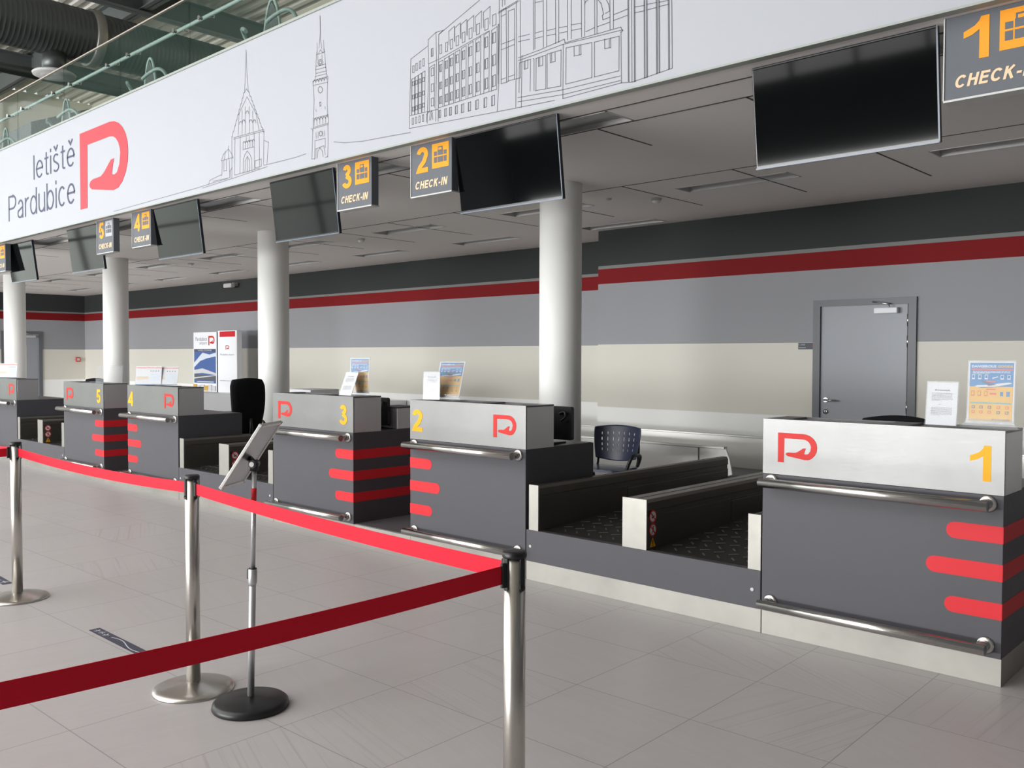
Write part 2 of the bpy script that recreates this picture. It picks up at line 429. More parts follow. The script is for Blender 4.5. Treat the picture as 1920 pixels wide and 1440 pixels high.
def strip(mb, pts, w, y, m, fn=None):
    n = len(pts); L = []; R_ = []
    for i, p in enumerate(pts):
        a = pts[max(i-1, 0)]; b_ = pts[min(i+1, n-1)]
        def nrm(q, r_):
            dx, dy = r_[0]-q[0], r_[1]-q[1]; l = math.hypot(dx, dy) or 1; return (-dy/l, dx/l)
        n1 = nrm(a, p) if i > 0 else nrm(p, b_); n2 = nrm(p, b_) if i < n-1 else n1
        mx, my = n1[0]+n2[0], n1[1]+n2[1]; l = math.hypot(mx, my) or 1; mx /= l; my /= l
        k = w/2/max(.45, mx*n1[0]+my*n1[1]); L.append((p[0]+mx*k, p[1]+my*k)); R_.append((p[0]-mx*k, p[1]-my*k))
    for i in range(n-1):
        q = [L[i], L[i+1], R_[i+1], R_[i]]
        flat(mb, [fn(*p) for p in q] if fn else q, y, m)
def put_letters(mb, txt, x0, x1, z0, z1, y, m, t, gap=.14, shear=0.0, ztop=1.0):
    """lettering fitted to x0..x1 with baseline z0 and capital height z1-z0"""
    W_ = sum(glyph(ch, t)[1] for ch in txt) + gap*(len(txt)-1); sx = (x1-x0)/(W_+shear); cx = 0; sz = z1-z0
    for ch in txt:
        st, adv = glyph(ch, t)
        for k, s in enumerate(st):
            strip(mb, s, t, y-.0001*k, m, lambda a, b_: (x0+(cx+a+shear*b_)*sx, z0+b_*sz))
        cx += adv + gap
def logo_pts():
    A = [(0, 0), (.64, 0)]
    A += [(.64 + .36*sin(t*pi/2/6), .32 - .32*cos(t*pi/2/6)) for t in range(1, 7)]
    A += [(.99, .42), (.95, .51), (.88, .59), (.80, .635), (.70, .645), (.26, .58), (.215, .555), (.205, .53), (.225, .50), (.28, .485), (.45, .48),
          (.52, .45), (.66, .355), (.725, .352), (.70, .40), (.675, .49), (.72, .505), (.78, .49), (.83, .42), (.85, .32)]
    A += [(.64 + .21*cos(t*pi/2/5), .335 - .20*sin(t*pi/2/5)) for t in range(1, 6)]
    A += [(.165, .135), (.155, .745), (0, .745)]
    return A
def put_logo(mb, x0, x1, z0, z1, y, m, T=None, th=0.0012):
    P = [(x0 + u*(x1-x0), z1 - v/.745*(z1-z0)) for u, v in logo_pts()]
    mb.prism(P[::-1], 'y', y, y - th, m, T=T)
def lines_text(mb, x0, x1, z0, z1, y, m, n, T=None, h=0.45):
    for i in range(n):
        z = z1 - (i+0.5)*(z1-z0)/n; hh = h*(z1-z0)/n/2; x = x0
        xe = x1 if i < n-1 else x0 + (x1-x0)*0.45
        while x < xe - 0.004:
            w = random.uniform(0.05, 0.16)*(x1-x0); e = min(x+w, xe)
            rect(mb, x, e, z-hh, z+hh, y, m, T); x = e + 0.012*(x1-x0) + 0.0006
MURAL=[(0,[(-5.439,4.438),(-5.458,4.212),(-5.473,4.047)]),
(0,[(-5.439,4.438),(-5.426,4.189),(-5.406,4.042)]),
(0,[(-5.473,4.047),(-5.441,4.074),(-5.406,4.042)]),
(0,[(-5.473,4.047),(-5.489,4.045),(-5.501,4),(-5.517,3.998),(-5.529,3.952),(-5.545,3.95),(-5.557,3.905),(-5.574,3.903),(-5.586,3.857),(-5.602,3.855),(-5.614,3.81),(-5.631,3.807),(-5.643,3.761),(-5.659,3.759),(-5.672,3.713),(-5.688,3.711),(-5.701,3.665),(-5.717,3.662)]),
(0,[(-5.406,4.042),(-5.387,4.031),(-5.377,3.994),(-5.358,3.984),(-5.348,3.947),(-5.33,3.937),(-5.32,3.9),(-5.301,3.89),(-5.292,3.853),(-5.273,3.843),(-5.263,3.806),(-5.245,3.796),(-5.235,3.76),(-5.217,3.75),(-5.207,3.714),(-5.189,3.704),(-5.179,3.667),(-5.161,3.658),(-5.151,3.622),(-5.133,3.612)]),
(0,[(-5.429,3.996),(-5.576,3.862),(-5.595,3.647)]),
(0,[(-5.429,3.996),(-5.273,3.808),(-5.219,3.646)]),
(0,[(-5.52,3.886),(-5.523,3.653)]),
(0,[(-5.462,3.909),(-5.465,3.653)]),
(0,[(-5.392,3.897),(-5.388,3.647)]),
(0,[(-5.329,3.843),(-5.325,3.647)]),
(0,[(-5.519,3.75),(-5.522,3.765),(-5.531,3.776),(-5.544,3.782),(-5.557,3.781),(-5.567,3.772),(-5.571,3.759)]),
(0,[(-5.464,3.758),(-5.467,3.772),(-5.476,3.783),(-5.489,3.789),(-5.502,3.788),(-5.512,3.78),(-5.515,3.767)]),
(0,[(-5.402,3.831),(-5.405,3.845),(-5.414,3.857),(-5.427,3.863),(-5.44,3.861),(-5.449,3.853),(-5.453,3.84)]),
(0,[(-5.336,3.736),(-5.34,3.75),(-5.349,3.761),(-5.361,3.767),(-5.374,3.766),(-5.383,3.757),(-5.387,3.745)]),
(0,[(-5.274,3.725),(-5.277,3.739),(-5.286,3.75),(-5.299,3.756),(-5.311,3.755),(-5.32,3.747),(-5.324,3.734)]),
(0,[(-5.677,3.649),(-5.136,3.639)]),
(0,[(-5.678,3.635),(-5.127,3.624)]),
(0,[(-5.711,3.666),(-5.716,3.267)]),
(0,[(-5.654,3.64),(-5.666,3.286)]),
(0,[(-5.556,3.638),(-5.567,3.29)]),
(0,[(-5.306,3.631),(-5.304,3.296)]),
(0,[(-5.219,3.624),(-5.216,3.309)]),
(0,[(-5.136,3.619),(-5.137,3.537),(-5.061,3.508),(-5.088,3.307)]),
(0,[(-5.137,3.537),(-5.148,3.316)]),
(0,[(-5.505,3.511),(-5.505,3.568)]),
(0,[(-5.505,3.568),(-5.499,3.578),(-5.485,3.58),(-5.471,3.574),(-5.466,3.562)]),
(0,[(-5.463,3.509),(-5.463,3.567)]),
(0,[(-5.463,3.567),(-5.457,3.577),(-5.443,3.579),(-5.43,3.572),(-5.424,3.561)]),
(0,[(-5.422,3.508),(-5.421,3.565)]),
(0,[(-5.421,3.565),(-5.415,3.575),(-5.402,3.577),(-5.388,3.571),(-5.383,3.559)]),
(0,[(-5.38,3.507),(-5.38,3.564)]),
(0,[(-5.38,3.564),(-5.374,3.574),(-5.36,3.576),(-5.347,3.569),(-5.342,3.558)]),
(0,[(-5.339,3.505),(-5.338,3.562)]),
(0,[(-5.338,3.562),(-5.333,3.572),(-5.319,3.574),(-5.306,3.568),(-5.301,3.556)]),
(0,[(-5.512,3.508),(-5.308,3.504)]),
(0,[(-5.508,3.282),(-5.5,3.417),(-5.474,3.455),(-5.432,3.483),(-5.384,3.445),(-5.356,3.401),(-5.348,3.282)]),
(0,[(-5.476,3.286),(-5.468,3.395),(-5.432,3.432),(-5.391,3.392),(-5.386,3.284)]),
(0,[(-5.432,3.432),(-5.434,3.284)]),
(0,[(-5.446,3.62),(-5.447,3.569)]),
(0,[(-5.395,3.618),(-5.395,3.568)]),
(0,[(-5.716,3.258),(-5.079,3.286)]),
(0,[(-5.659,3.285),(-5.216,3.292)]),
(0,[(-5.733,3.26),(-5.748,3.34),(-5.711,3.361)]),
(0,[(-5.917,3.46),(-5.872,3.518),(-5.779,3.556),(-5.71,3.49),(-5.69,3.453)]),
(0,[(-5.917,3.46),(-5.69,3.461)]),
(0,[(-5.9,3.457),(-5.909,3.318)]),
(0,[(-5.866,3.456),(-5.867,3.353),(-5.819,3.35),(-5.818,3.454)]),
(0,[(-5.779,3.556),(-5.772,3.583)]),
(0,[(-5.764,3.446),(-5.759,3.272)]),
(0,[(-5.837,3.544),(-5.859,3.46)]),
(0,[(-5.779,3.553),(-5.777,3.457)]),
(0,[(-6.166,3.263),(-6.148,3.297),(-5.936,3.322),(-5.909,3.318)]),
(0,[(-6.077,3.279),(-5.766,3.273)]),
(0,[(-6.166,3.263),(-5.8,3.269)]),
(0,[(-5.293,3.37),(-5.185,3.371),(-5.185,3.304),(-5.294,3.303),(-5.293,3.37)]),
(0,[(-6.293,3.238),(-5.733,3.258)]),
(0,[(-5.139,3.306),(-4.914,3.304),(-4.626,3.303),(-4.455,3.311)]),
(0,[(-4.038,3.349),(-3.888,3.318),(-3.646,3.292),(-3.28,3.276),(-3.043,3.264)]),
(0,[(-8.404,3.225),(-7.442,3.24),(-6.441,3.253),(-6.148,3.261)]),
(1,[(-4.236,4.459),(-4.236,4.314),(-4.245,4.239),(-4.254,4.19)]),
(1,[(-4.236,4.459),(-4.23,4.253),(-4.213,4.172)]),
(1,[(-4.284,4.239),(-4.28,4.144)]),
(1,[(-4.186,4.24),(-4.181,4.139)]),
(1,[(-4.292,4.138),(-4.174,4.137)]),
(1,[(-4.28,4.178),(-4.292,4.138),(-4.303,4.012)]),
(1,[(-4.181,4.165),(-4.17,4.136),(-4.156,3.997)]),
(1,[(-4.267,4.141),(-4.232,4.168),(-4.193,4.133)]),
(1,[(-4.195,4.053),(-4.2,4.067),(-4.214,4.079),(-4.233,4.087),(-4.252,4.087),(-4.266,4.081),(-4.272,4.069),(-4.266,4.055),(-4.252,4.043),(-4.233,4.035),(-4.214,4.035),(-4.2,4.041),(-4.195,4.053)]),
(1,[(-4.213,4.056),(-4.218,4.067),(-4.233,4.075),(-4.248,4.074),(-4.254,4.065),(-4.248,4.054),(-4.233,4.047),(-4.219,4.048),(-4.213,4.056)]),
(1,[(-4.3,4.041),(-4.159,4.032)]),
(1,[(-4.303,4.012),(-4.153,4.004)]),
(1,[(-4.273,4.125),(-4.273,4.091)]),
(1,[(-4.211,4.122),(-4.208,4.085)]),
(1,[(-4.306,4.021),(-4.3,3.981),(-4.316,3.928)]),
(1,[(-4.156,4.004),(-4.15,3.969),(-4.139,3.922)]),
(1,[(-4.3,3.981),(-4.15,3.971)]),
(1,[(-4.312,3.958),(-4.145,3.946)]),
(1,[(-4.343,3.921),(-4.313,3.927),(-4.127,3.919)]),
(1,[(-4.343,3.886),(-4.13,3.872)]),
(1,[(-4.346,3.921),(-4.343,3.883)]),
(1,[(-4.124,3.919),(-4.128,3.868)]),
(1,[(-4.34,3.909),(-4.336,3.92),(-4.327,3.926),(-4.316,3.924),(-4.307,3.914),(-4.304,3.902)]),
(1,[(-4.298,3.906),(-4.294,3.918),(-4.285,3.923),(-4.274,3.921),(-4.266,3.912),(-4.262,3.899)]),
(1,[(-4.256,3.904),(-4.253,3.915),(-4.244,3.921),(-4.233,3.919),(-4.224,3.909),(-4.221,3.897)]),
(1,[(-4.215,3.901),(-4.212,3.913),(-4.203,3.918),(-4.192,3.916),(-4.183,3.907),(-4.18,3.894)]),
(1,[(-4.174,3.899),(-4.171,3.91),(-4.162,3.916),(-4.151,3.914),(-4.142,3.905),(-4.139,3.892)]),
(1,[(-4.204,3.821),(-4.208,3.836),(-4.22,3.848),(-4.236,3.855),(-4.252,3.855),(-4.264,3.847),(-4.269,3.834),(-4.264,3.82),(-4.252,3.807),(-4.236,3.8),(-4.22,3.801),(-4.208,3.809),(-4.204,3.821)]),
(1,[(-4.34,3.883),(-4.329,3.758),(-4.339,3.604)]),
(1,[(-4.131,3.869),(-4.137,3.722),(-4.132,3.593)]),
(1,[(-4.246,3.723),(-4.243,3.688),(-4.228,3.689),(-4.231,3.722),(-4.246,3.723)]),
(1,[(-4.305,3.671),(-4.294,3.652)]),
(1,[(-4.17,3.672),(-4.164,3.65)]),
(1,[(-4.342,3.6),(-4.123,3.593)]),
(1,[(-4.339,3.522),(-4.124,3.522)]),
(1,[(-4.345,3.601),(-4.343,3.522)]),
(1,[(-4.123,3.593),(-4.121,3.519)]),
(1,[(-4.33,3.536),(-4.33,3.581)]),
(1,[(-4.33,3.581),(-4.327,3.589),(-4.318,3.593),(-4.306,3.591),(-4.298,3.584),(-4.294,3.574)]),
(1,[(-4.287,3.534),(-4.287,3.579)]),
(1,[(-4.287,3.579),(-4.283,3.588),(-4.274,3.592),(-4.263,3.59),(-4.254,3.583),(-4.251,3.573)]),
(1,[(-4.244,3.533),(-4.244,3.578)]),
(1,[(-4.244,3.578),(-4.24,3.586),(-4.231,3.59),(-4.22,3.588),(-4.212,3.581),(-4.208,3.572)]),
(1,[(-4.201,3.532),(-4.201,3.576)]),
(1,[(-4.201,3.576),(-4.197,3.585),(-4.189,3.589),(-4.178,3.587),(-4.169,3.58),(-4.166,3.57)]),
(1,[(-4.159,3.53),(-4.158,3.575)]),
(1,[(-4.158,3.575),(-4.155,3.583),(-4.146,3.587),(-4.136,3.585),(-4.127,3.578),(-4.124,3.569)]),
(1,[(-4.345,3.512),(-4.124,3.511)]),
(1,[(-4.35,3.519),(-4.357,3.397),(-4.368,3.252)]),
(1,[(-4.127,3.512),(-4.125,3.375),(-4.131,3.237)]),
(1,[(-4.303,3.473),(-4.298,3.421)]),
(1,[(-4.271,3.472),(-4.271,3.42)]),
(1,[(-4.203,3.467),(-4.2,3.421)]),
(1,[(-4.176,3.467),(-4.177,3.422)]),
(1,[(-4.21,3.447),(-4.217,3.463),(-4.231,3.472),(-4.246,3.468),(-4.252,3.454),(-4.246,3.438),(-4.232,3.429),(-4.217,3.433),(-4.21,3.447)]),
(1,[(-4.319,3.403),(-4.166,3.4),(-4.167,3.321)]),
(1,[(-4.319,3.403),(-4.325,3.245)]),
(1,[(-4.304,3.25),(-4.304,3.33),(-4.188,3.34),(-4.167,3.26)]),
(1,[(-4.286,3.247),(-4.277,3.307),(-4.245,3.33),(-4.209,3.297),(-4.199,3.25)]),
(1,[(-4.368,3.252),(-4.32,3.248)]),
(1,[(-4.167,3.236),(-4.131,3.24)]),
(1,[(-4.377,3.521),(-4.345,3.495)]),
(2,[(-3.057,3.297),(-3.04,3.827),(-2.838,3.883)]),
(2,[(-3.057,3.297),(-2.107,3.254),(-1.575,3.233)]),
(2,[(-3.053,3.395),(-2.726,3.385)]),
(2,[(-2.838,3.883),(-2.838,3.929),(-2.749,3.963),(-2.669,3.959),(-2.718,3.94),(-2.72,3.866),(-2.726,3.295)]),
(2,[(-2.838,3.883),(-2.832,3.746),(-2.849,3.303)]),
(2,[(-2.749,3.963),(-2.744,3.72),(-2.752,3.3)]),
(2,[(-2.832,3.746),(-2.728,3.755)]),
(2,[(-2.825,3.382),(-2.822,3.716),(-2.765,3.728),(-2.767,3.403)]),
(2,[(-2.718,3.94),(-2.283,4.081)]),
(2,[(-2.089,4.03),(-2.087,3.856),(-2.092,3.45),(-2.107,3.254)]),
(2,[(-2.717,3.394),(-2.115,3.413)]),
(2,[(-2.715,3.755),(-2.189,3.839)]),
(2,[(-2.717,3.373),(-2.717,3.319),(-2.697,3.319),(-2.697,3.373),(-2.717,3.373)]),
(2,[(-2.711,3.369),(-2.711,3.322)]),
(2,[(-2.709,3.711),(-2.709,3.66),(-2.685,3.66),(-2.685,3.712),(-2.709,3.711)]),
(2,[(-2.701,3.707),(-2.701,3.666)]),
(2,[(-2.709,3.581),(-2.709,3.532),(-2.685,3.533),(-2.685,3.581),(-2.709,3.581)]),
(2,[(-2.701,3.576),(-2.701,3.539)]),
(2,[(-2.709,3.474),(-2.709,3.422),(-2.685,3.423),(-2.685,3.475),(-2.709,3.474)]),
(2,[(-2.701,3.469),(-2.701,3.429)]),
(2,[(-2.72,3.398),(-2.718,3.734),(-2.672,3.739),(-2.674,3.4)]),
(2,[(-2.707,3.857),(-2.707,3.793),(-2.685,3.794),(-2.685,3.857),(-2.707,3.857)]),
(2,[(-2.654,3.373),(-2.654,3.318),(-2.632,3.318),(-2.632,3.373),(-2.654,3.373)]),
(2,[(-2.648,3.369),(-2.648,3.32)]),
(2,[(-2.646,3.723),(-2.646,3.669),(-2.621,3.67),(-2.621,3.724),(-2.646,3.723)]),
(2,[(-2.638,3.719),(-2.638,3.676)]),
(2,[(-2.646,3.589),(-2.646,3.538),(-2.62,3.539),(-2.62,3.59),(-2.646,3.589)]),
(2,[(-2.638,3.585),(-2.638,3.545)]),
(2,[(-2.646,3.478),(-2.646,3.424),(-2.62,3.425),(-2.62,3.479),(-2.646,3.478)]),
(2,[(-2.638,3.474),(-2.638,3.43)]),
(2,[(-2.656,3.399),(-2.654,3.745),(-2.608,3.752),(-2.61,3.401)]),
(2,[(-2.644,3.86),(-2.644,3.793),(-2.62,3.795),(-2.62,3.862),(-2.644,3.86)]),
(2,[(-2.601,3.373),(-2.601,3.316),(-2.579,3.317),(-2.579,3.373),(-2.601,3.373)]),
(2,[(-2.595,3.369),(-2.595,3.319)]),
(2,[(-2.593,3.733),(-2.593,3.677),(-2.567,3.678),(-2.567,3.733),(-2.593,3.733)]),
(2,[(-2.585,3.728),(-2.585,3.683)]),
(2,[(-2.593,3.597),(-2.593,3.543),(-2.567,3.544),(-2.567,3.598),(-2.593,3.597)]),
(2,[(-2.585,3.592),(-2.585,3.55)]),
(2,[(-2.593,3.482),(-2.593,3.425),(-2.567,3.427),(-2.567,3.484),(-2.593,3.482)]),
(2,[(-2.585,3.478),(-2.585,3.432)]),
(2,[(-2.603,3.4),(-2.601,3.755),(-2.554,3.763),(-2.556,3.402)]),
(2,[(-2.592,3.869),(-2.591,3.801),(-2.566,3.803),(-2.566,3.871),(-2.592,3.869)]),
(2,[(-2.606,3.837),(-2.608,3.937),(-2.549,3.96),(-2.55,3.852)]),
(2,[(-2.538,3.373),(-2.538,3.315),(-2.515,3.315),(-2.515,3.374),(-2.538,3.373)]),
(2,[(-2.532,3.369),(-2.532,3.317)]),
(2,[(-2.531,3.744),(-2.531,3.686),(-2.504,3.687),(-2.504,3.745),(-2.531,3.744)]),
(2,[(-2.523,3.74),(-2.523,3.693)]),
(2,[(-2.53,3.605),(-2.53,3.549),(-2.504,3.551),(-2.504,3.607),(-2.53,3.605)]),
(2,[(-2.522,3.601),(-2.522,3.556)]),
(2,[(-2.53,3.487),(-2.53,3.427),(-2.503,3.429),(-2.503,3.489),(-2.53,3.487)]),
(2,[(-2.522,3.482),(-2.522,3.433)]),
(2,[(-2.54,3.402),(-2.539,3.767),(-2.49,3.775),(-2.492,3.404)]),
(2,[(-2.529,3.879),(-2.529,3.81),(-2.502,3.812),(-2.502,3.881),(-2.529,3.879)]),
(2,[(-2.543,3.844),(-2.545,3.945),(-2.485,3.968),(-2.486,3.857)]),
(2,[(-2.472,3.373),(-2.472,3.313),(-2.447,3.314),(-2.447,3.374),(-2.472,3.373)]),
(2,[(-2.466,3.369),(-2.466,3.315)]),
(2,[(-2.465,3.756),(-2.464,3.696),(-2.437,3.698),(-2.437,3.758),(-2.465,3.756)]),
(2,[(-2.457,3.752),(-2.457,3.702)]),
(2,[(-2.464,3.614),(-2.464,3.555),(-2.437,3.557),(-2.437,3.616),(-2.464,3.614)]),
(2,[(-2.457,3.61),(-2.456,3.562)]),
(2,[(-2.464,3.492),(-2.464,3.429),(-2.437,3.431),(-2.437,3.494),(-2.464,3.492)]),
(2,[(-2.456,3.487),(-2.456,3.435)]),
(2,[(-2.474,3.403),(-2.472,3.779),(-2.423,3.789),(-2.425,3.405)]),
(2,[(-2.463,3.89),(-2.463,3.819),(-2.435,3.821),(-2.435,3.892),(-2.463,3.89)]),
(2,[(-2.476,3.85),(-2.479,3.954),(-2.417,3.977),(-2.418,3.864)]),
(2,[(-2.401,3.373),(-2.401,3.311),(-2.375,3.312),(-2.375,3.374),(-2.401,3.373)]),
(2,[(-2.395,3.369),(-2.395,3.313)]),
(2,[(-2.394,3.769),(-2.394,3.706),(-2.365,3.708),(-2.365,3.771),(-2.394,3.769)]),
(2,[(-2.386,3.765),(-2.386,3.713)]),
(2,[(-2.393,3.624),(-2.393,3.562),(-2.365,3.564),(-2.365,3.626),(-2.393,3.624)]),
(2,[(-2.386,3.62),(-2.386,3.568)]),
(2,[(-2.393,3.497),(-2.393,3.431),(-2.365,3.433),(-2.365,3.499),(-2.393,3.497)]),
(2,[(-2.386,3.492),(-2.385,3.437)]),
(2,[(-2.403,3.404),(-2.401,3.792),(-2.351,3.803),(-2.353,3.407)]),
(2,[(-2.392,3.901),(-2.392,3.829),(-2.362,3.832),(-2.362,3.904),(-2.392,3.901)]),
(2,[(-2.405,3.858),(-2.408,3.963),(-2.344,3.987),(-2.346,3.87)]),
(2,[(-2.324,3.373),(-2.324,3.309),(-2.297,3.311),(-2.297,3.375),(-2.324,3.373)]),
(2,[(-2.318,3.369),(-2.318,3.311)]),
(2,[(-2.317,3.783),(-2.317,3.718),(-2.288,3.72),(-2.288,3.786),(-2.317,3.783)]),
(2,[(-2.31,3.779),(-2.31,3.724)]),
(2,[(-2.317,3.635),(-2.317,3.569),(-2.287,3.572),(-2.288,3.637),(-2.317,3.635)]),
(2,[(-2.309,3.63),(-2.309,3.575)]),
(2,[(-2.317,3.502),(-2.317,3.433),(-2.287,3.436),(-2.287,3.505),(-2.317,3.502)]),
(2,[(-2.309,3.498),(-2.309,3.439)]),
(2,[(-2.326,3.406),(-2.325,3.806),(-2.273,3.819),(-2.275,3.409)]),
(2,[(-2.316,3.914),(-2.315,3.84),(-2.284,3.843),(-2.284,3.917),(-2.316,3.914)]),
(2,[(-2.329,3.866),(-2.331,3.972),(-2.265,3.998),(-2.268,3.877)]),
(2,[(-2.239,3.373),(-2.239,3.307),(-2.211,3.309),(-2.211,3.375),(-2.239,3.373)]),
(2,[(-2.233,3.369),(-2.233,3.309)]),
(2,[(-2.233,3.799),(-2.232,3.73),(-2.202,3.733),(-2.202,3.801),(-2.233,3.799)]),
(2,[(-2.225,3.795),(-2.225,3.736)]),
(2,[(-2.232,3.646),(-2.232,3.577),(-2.202,3.58),(-2.202,3.65),(-2.232,3.646)]),
(2,[(-2.225,3.642),(-2.225,3.583)]),
(2,[(-2.232,3.508),(-2.232,3.435),(-2.201,3.439),(-2.202,3.512),(-2.232,3.508)]),
(2,[(-2.224,3.504),(-2.224,3.441)]),
(2,[(-2.241,3.408),(-2.24,3.821),(-2.187,3.836),(-2.189,3.41)]),
(2,[(-2.231,3.928),(-2.231,3.852),(-2.198,3.855),(-2.198,3.931),(-2.231,3.928)]),
(2,[(-2.244,3.874),(-2.246,3.983),(-2.179,4.009),(-2.181,3.885)]),
(2,[(-2.162,3.373),(-2.162,3.305),(-2.133,3.307),(-2.133,3.376),(-2.162,3.373)]),
(2,[(-2.157,3.369),(-2.156,3.307)]),
(2,[(-2.156,3.813),(-2.156,3.742),(-2.125,3.745),(-2.125,3.816),(-2.156,3.813)]),
(2,[(-2.149,3.809),(-2.148,3.748)]),
(2,[(-2.155,3.657),(-2.155,3.584),(-2.124,3.588),(-2.124,3.661),(-2.155,3.657)]),
(2,[(-2.148,3.653),(-2.148,3.59)]),
(2,[(-2.155,3.514),(-2.155,3.437),(-2.124,3.441),(-2.124,3.518),(-2.155,3.514)]),
(2,[(-2.148,3.51),(-2.148,3.443)]),
(2,[(-2.164,3.41),(-2.163,3.836),(-2.109,3.851),(-2.111,3.412)]),
(2,[(-2.154,3.94),(-2.154,3.863),(-2.12,3.866),(-2.12,3.943),(-2.154,3.94)]),
(2,[(-3.024,3.368),(-3.024,3.322),(-3.008,3.321),(-3.008,3.368),(-3.024,3.368)]),
(2,[(-3.018,3.769),(-3.018,3.718),(-3,3.718),(-3,3.769),(-3.018,3.769)]),
(2,[(-3.028,3.394),(-3.026,3.671),(-2.993,3.675),(-2.995,3.393)]),
(2,[(-3.02,3.648),(-3.02,3.619),(-3,3.618),(-3,3.648),(-3.02,3.648)]),
(2,[(-3.02,3.545),(-3.02,3.516),(-3.001,3.515),(-3.001,3.545),(-3.02,3.545)]),
(2,[(-3.02,3.453),(-3.02,3.423),(-3.001,3.423),(-3.001,3.453),(-3.02,3.453)]),
(2,[(-3.032,3.395),(-3.03,3.668)]),
(2,[(-2.985,3.371),(-2.986,3.323),(-2.97,3.322),(-2.97,3.37),(-2.985,3.371)]),
(2,[(-2.98,3.779),(-2.98,3.726),(-2.962,3.727),(-2.962,3.779),(-2.98,3.779)]),
(2,[(-2.99,3.395),(-2.987,3.679),(-2.955,3.684),(-2.957,3.394)]),
(2,[(-2.982,3.651),(-2.982,3.621),(-2.962,3.621),(-2.962,3.65),(-2.982,3.651)]),
(2,[(-2.982,3.548),(-2.982,3.518),(-2.963,3.518),(-2.963,3.548),(-2.982,3.548)]),
(2,[(-2.982,3.456),(-2.982,3.426),(-2.963,3.426),(-2.963,3.456),(-2.982,3.456)]),
(2,[(-2.994,3.396),(-2.992,3.677)]),
(2,[(-2.945,3.373),(-2.945,3.323),(-2.93,3.322),(-2.93,3.372),(-2.945,3.373)]),
(2,[(-2.94,3.788),(-2.94,3.734),(-2.923,3.735),(-2.922,3.789),(-2.94,3.788)]),
(2,[(-2.95,3.396),(-2.947,3.687),(-2.915,3.693),(-2.917,3.395)]),
(2,[(-2.942,3.653),(-2.942,3.623),(-2.923,3.623),(-2.923,3.652),(-2.942,3.653)]),
(2,[(-2.942,3.551),(-2.942,3.521),(-2.923,3.521),(-2.923,3.55),(-2.942,3.551)]),
(2,[(-2.942,3.459),(-2.942,3.429),(-2.923,3.429),(-2.923,3.459),(-2.942,3.459)]),
(2,[(-2.954,3.397),(-2.952,3.684)]),
(2,[(-2.905,3.374),(-2.905,3.323),(-2.89,3.322),(-2.89,3.374),(-2.905,3.374)]),
(2,[(-2.899,3.797),(-2.899,3.742),(-2.882,3.742),(-2.882,3.798),(-2.899,3.797)]),
(2,[(-2.909,3.397),(-2.906,3.695),(-2.874,3.701),(-2.877,3.396)]),
(2,[(-2.901,3.654),(-2.901,3.625),(-2.882,3.625),(-2.882,3.654),(-2.901,3.654)]),
(2,[(-2.901,3.553),(-2.901,3.523),(-2.882,3.523),(-2.882,3.552),(-2.901,3.553)]),
(2,[(-2.901,3.461),(-2.901,3.432),(-2.882,3.432),(-2.882,3.461),(-2.901,3.461)]),
(2,[(-2.913,3.398),(-2.911,3.692)]),
(2,[(-2.803,3.851),(-2.803,3.795),(-2.782,3.796),(-2.782,3.852),(-2.803,3.851)]),
(2,[(-2.799,3.851),(-2.794,3.795)]),
(2,[(-2.803,3.705),(-2.803,3.648),(-2.776,3.648),(-2.776,3.705),(-2.803,3.705)]),
(2,[(-2.803,3.587),(-2.803,3.53),(-2.776,3.53),(-2.776,3.587),(-2.803,3.587)]),
(2,[(-2.803,3.479),(-2.803,3.422),(-2.776,3.423),(-2.776,3.48),(-2.803,3.479)]),
(2,[(-2.822,3.319),(-2.813,3.377),(-2.796,3.384),(-2.784,3.319)]),
(2,[(-2.809,3.318),(-2.799,3.367)]),
(2,[(-2.857,3.314),(-2.853,3.37),(-2.828,3.386)]),
(2,[(-2.101,3.859),(-2.094,3.861),(-2.097,3.451)]),
(2,[(-2.092,3.851),(-2.099,3.516)]),
(2,[(-2.069,3.443),(-2.071,3.951),(-2.022,3.958),(-2.017,3.442),(-2.069,3.443)]),
(2,[(-2,3.448),(-2.001,3.93),(-1.942,3.931),(-1.94,3.448),(-2,3.448)]),
(2,[(-2.093,3.948),(-1.995,3.964),(-1.912,3.98)]),
(2,[(-2.098,3.939),(-1.991,3.956),(-1.899,3.974)]),
(2,[(-2.07,3.717),(-1.941,3.722)]),
(2,[(-2.07,3.678),(-1.941,3.687)]),
(2,[(-2.071,3.91),(-2.022,3.916)]),
(2,[(-2.069,3.472),(-2.02,3.474)]),
(2,[(-1.996,3.476),(-1.941,3.478)]),
(2,[(-1.925,3.974),(-1.92,3.441)]),
(2,[(-1.888,3.977),(-1.884,3.446),(-1.94,3.447)]),
(2,[(-2.017,3.442),(-1.998,3.446)]),
(2,[(-1.927,3.438),(-1.928,3.249)]),
(2,[(-1.871,3.595),(-1.876,3.242)]),
(2,[(-2.058,3.977),(-2.058,4.022)]),
(2,[(-2.035,3.981),(-2.035,4.016)]),
(2,[(-1.768,3.946),(-1.765,3.609)]),
(2,[(-1.753,3.942),(-1.752,3.612)]),
(2,[(-1.678,3.922),(-1.675,3.607)]),
(2,[(-1.648,3.914),(-1.646,3.607)]),
(2,[(-1.57,3.893),(-1.567,3.607)]),
(2,[(-1.542,3.886),(-1.541,3.607)]),
(2,[(-1.468,3.867),(-1.465,3.607)]),
(2,[(-1.435,3.858),(-1.434,3.606)]),
(2,[(-1.35,3.835),(-1.347,3.597)]),
(2,[(-1.322,3.828),(-1.321,3.597)]),
(2,[(-1.242,3.807),(-1.239,3.59)]),
(2,[(-1.223,3.802),(-1.221,3.591)]),
(2,[(-1.12,3.775),(-1.117,3.589)]),
(2,[(-1.092,3.768),(-1.091,3.589)]),
(2,[(-1.904,3.729),(-1.801,3.723)]),
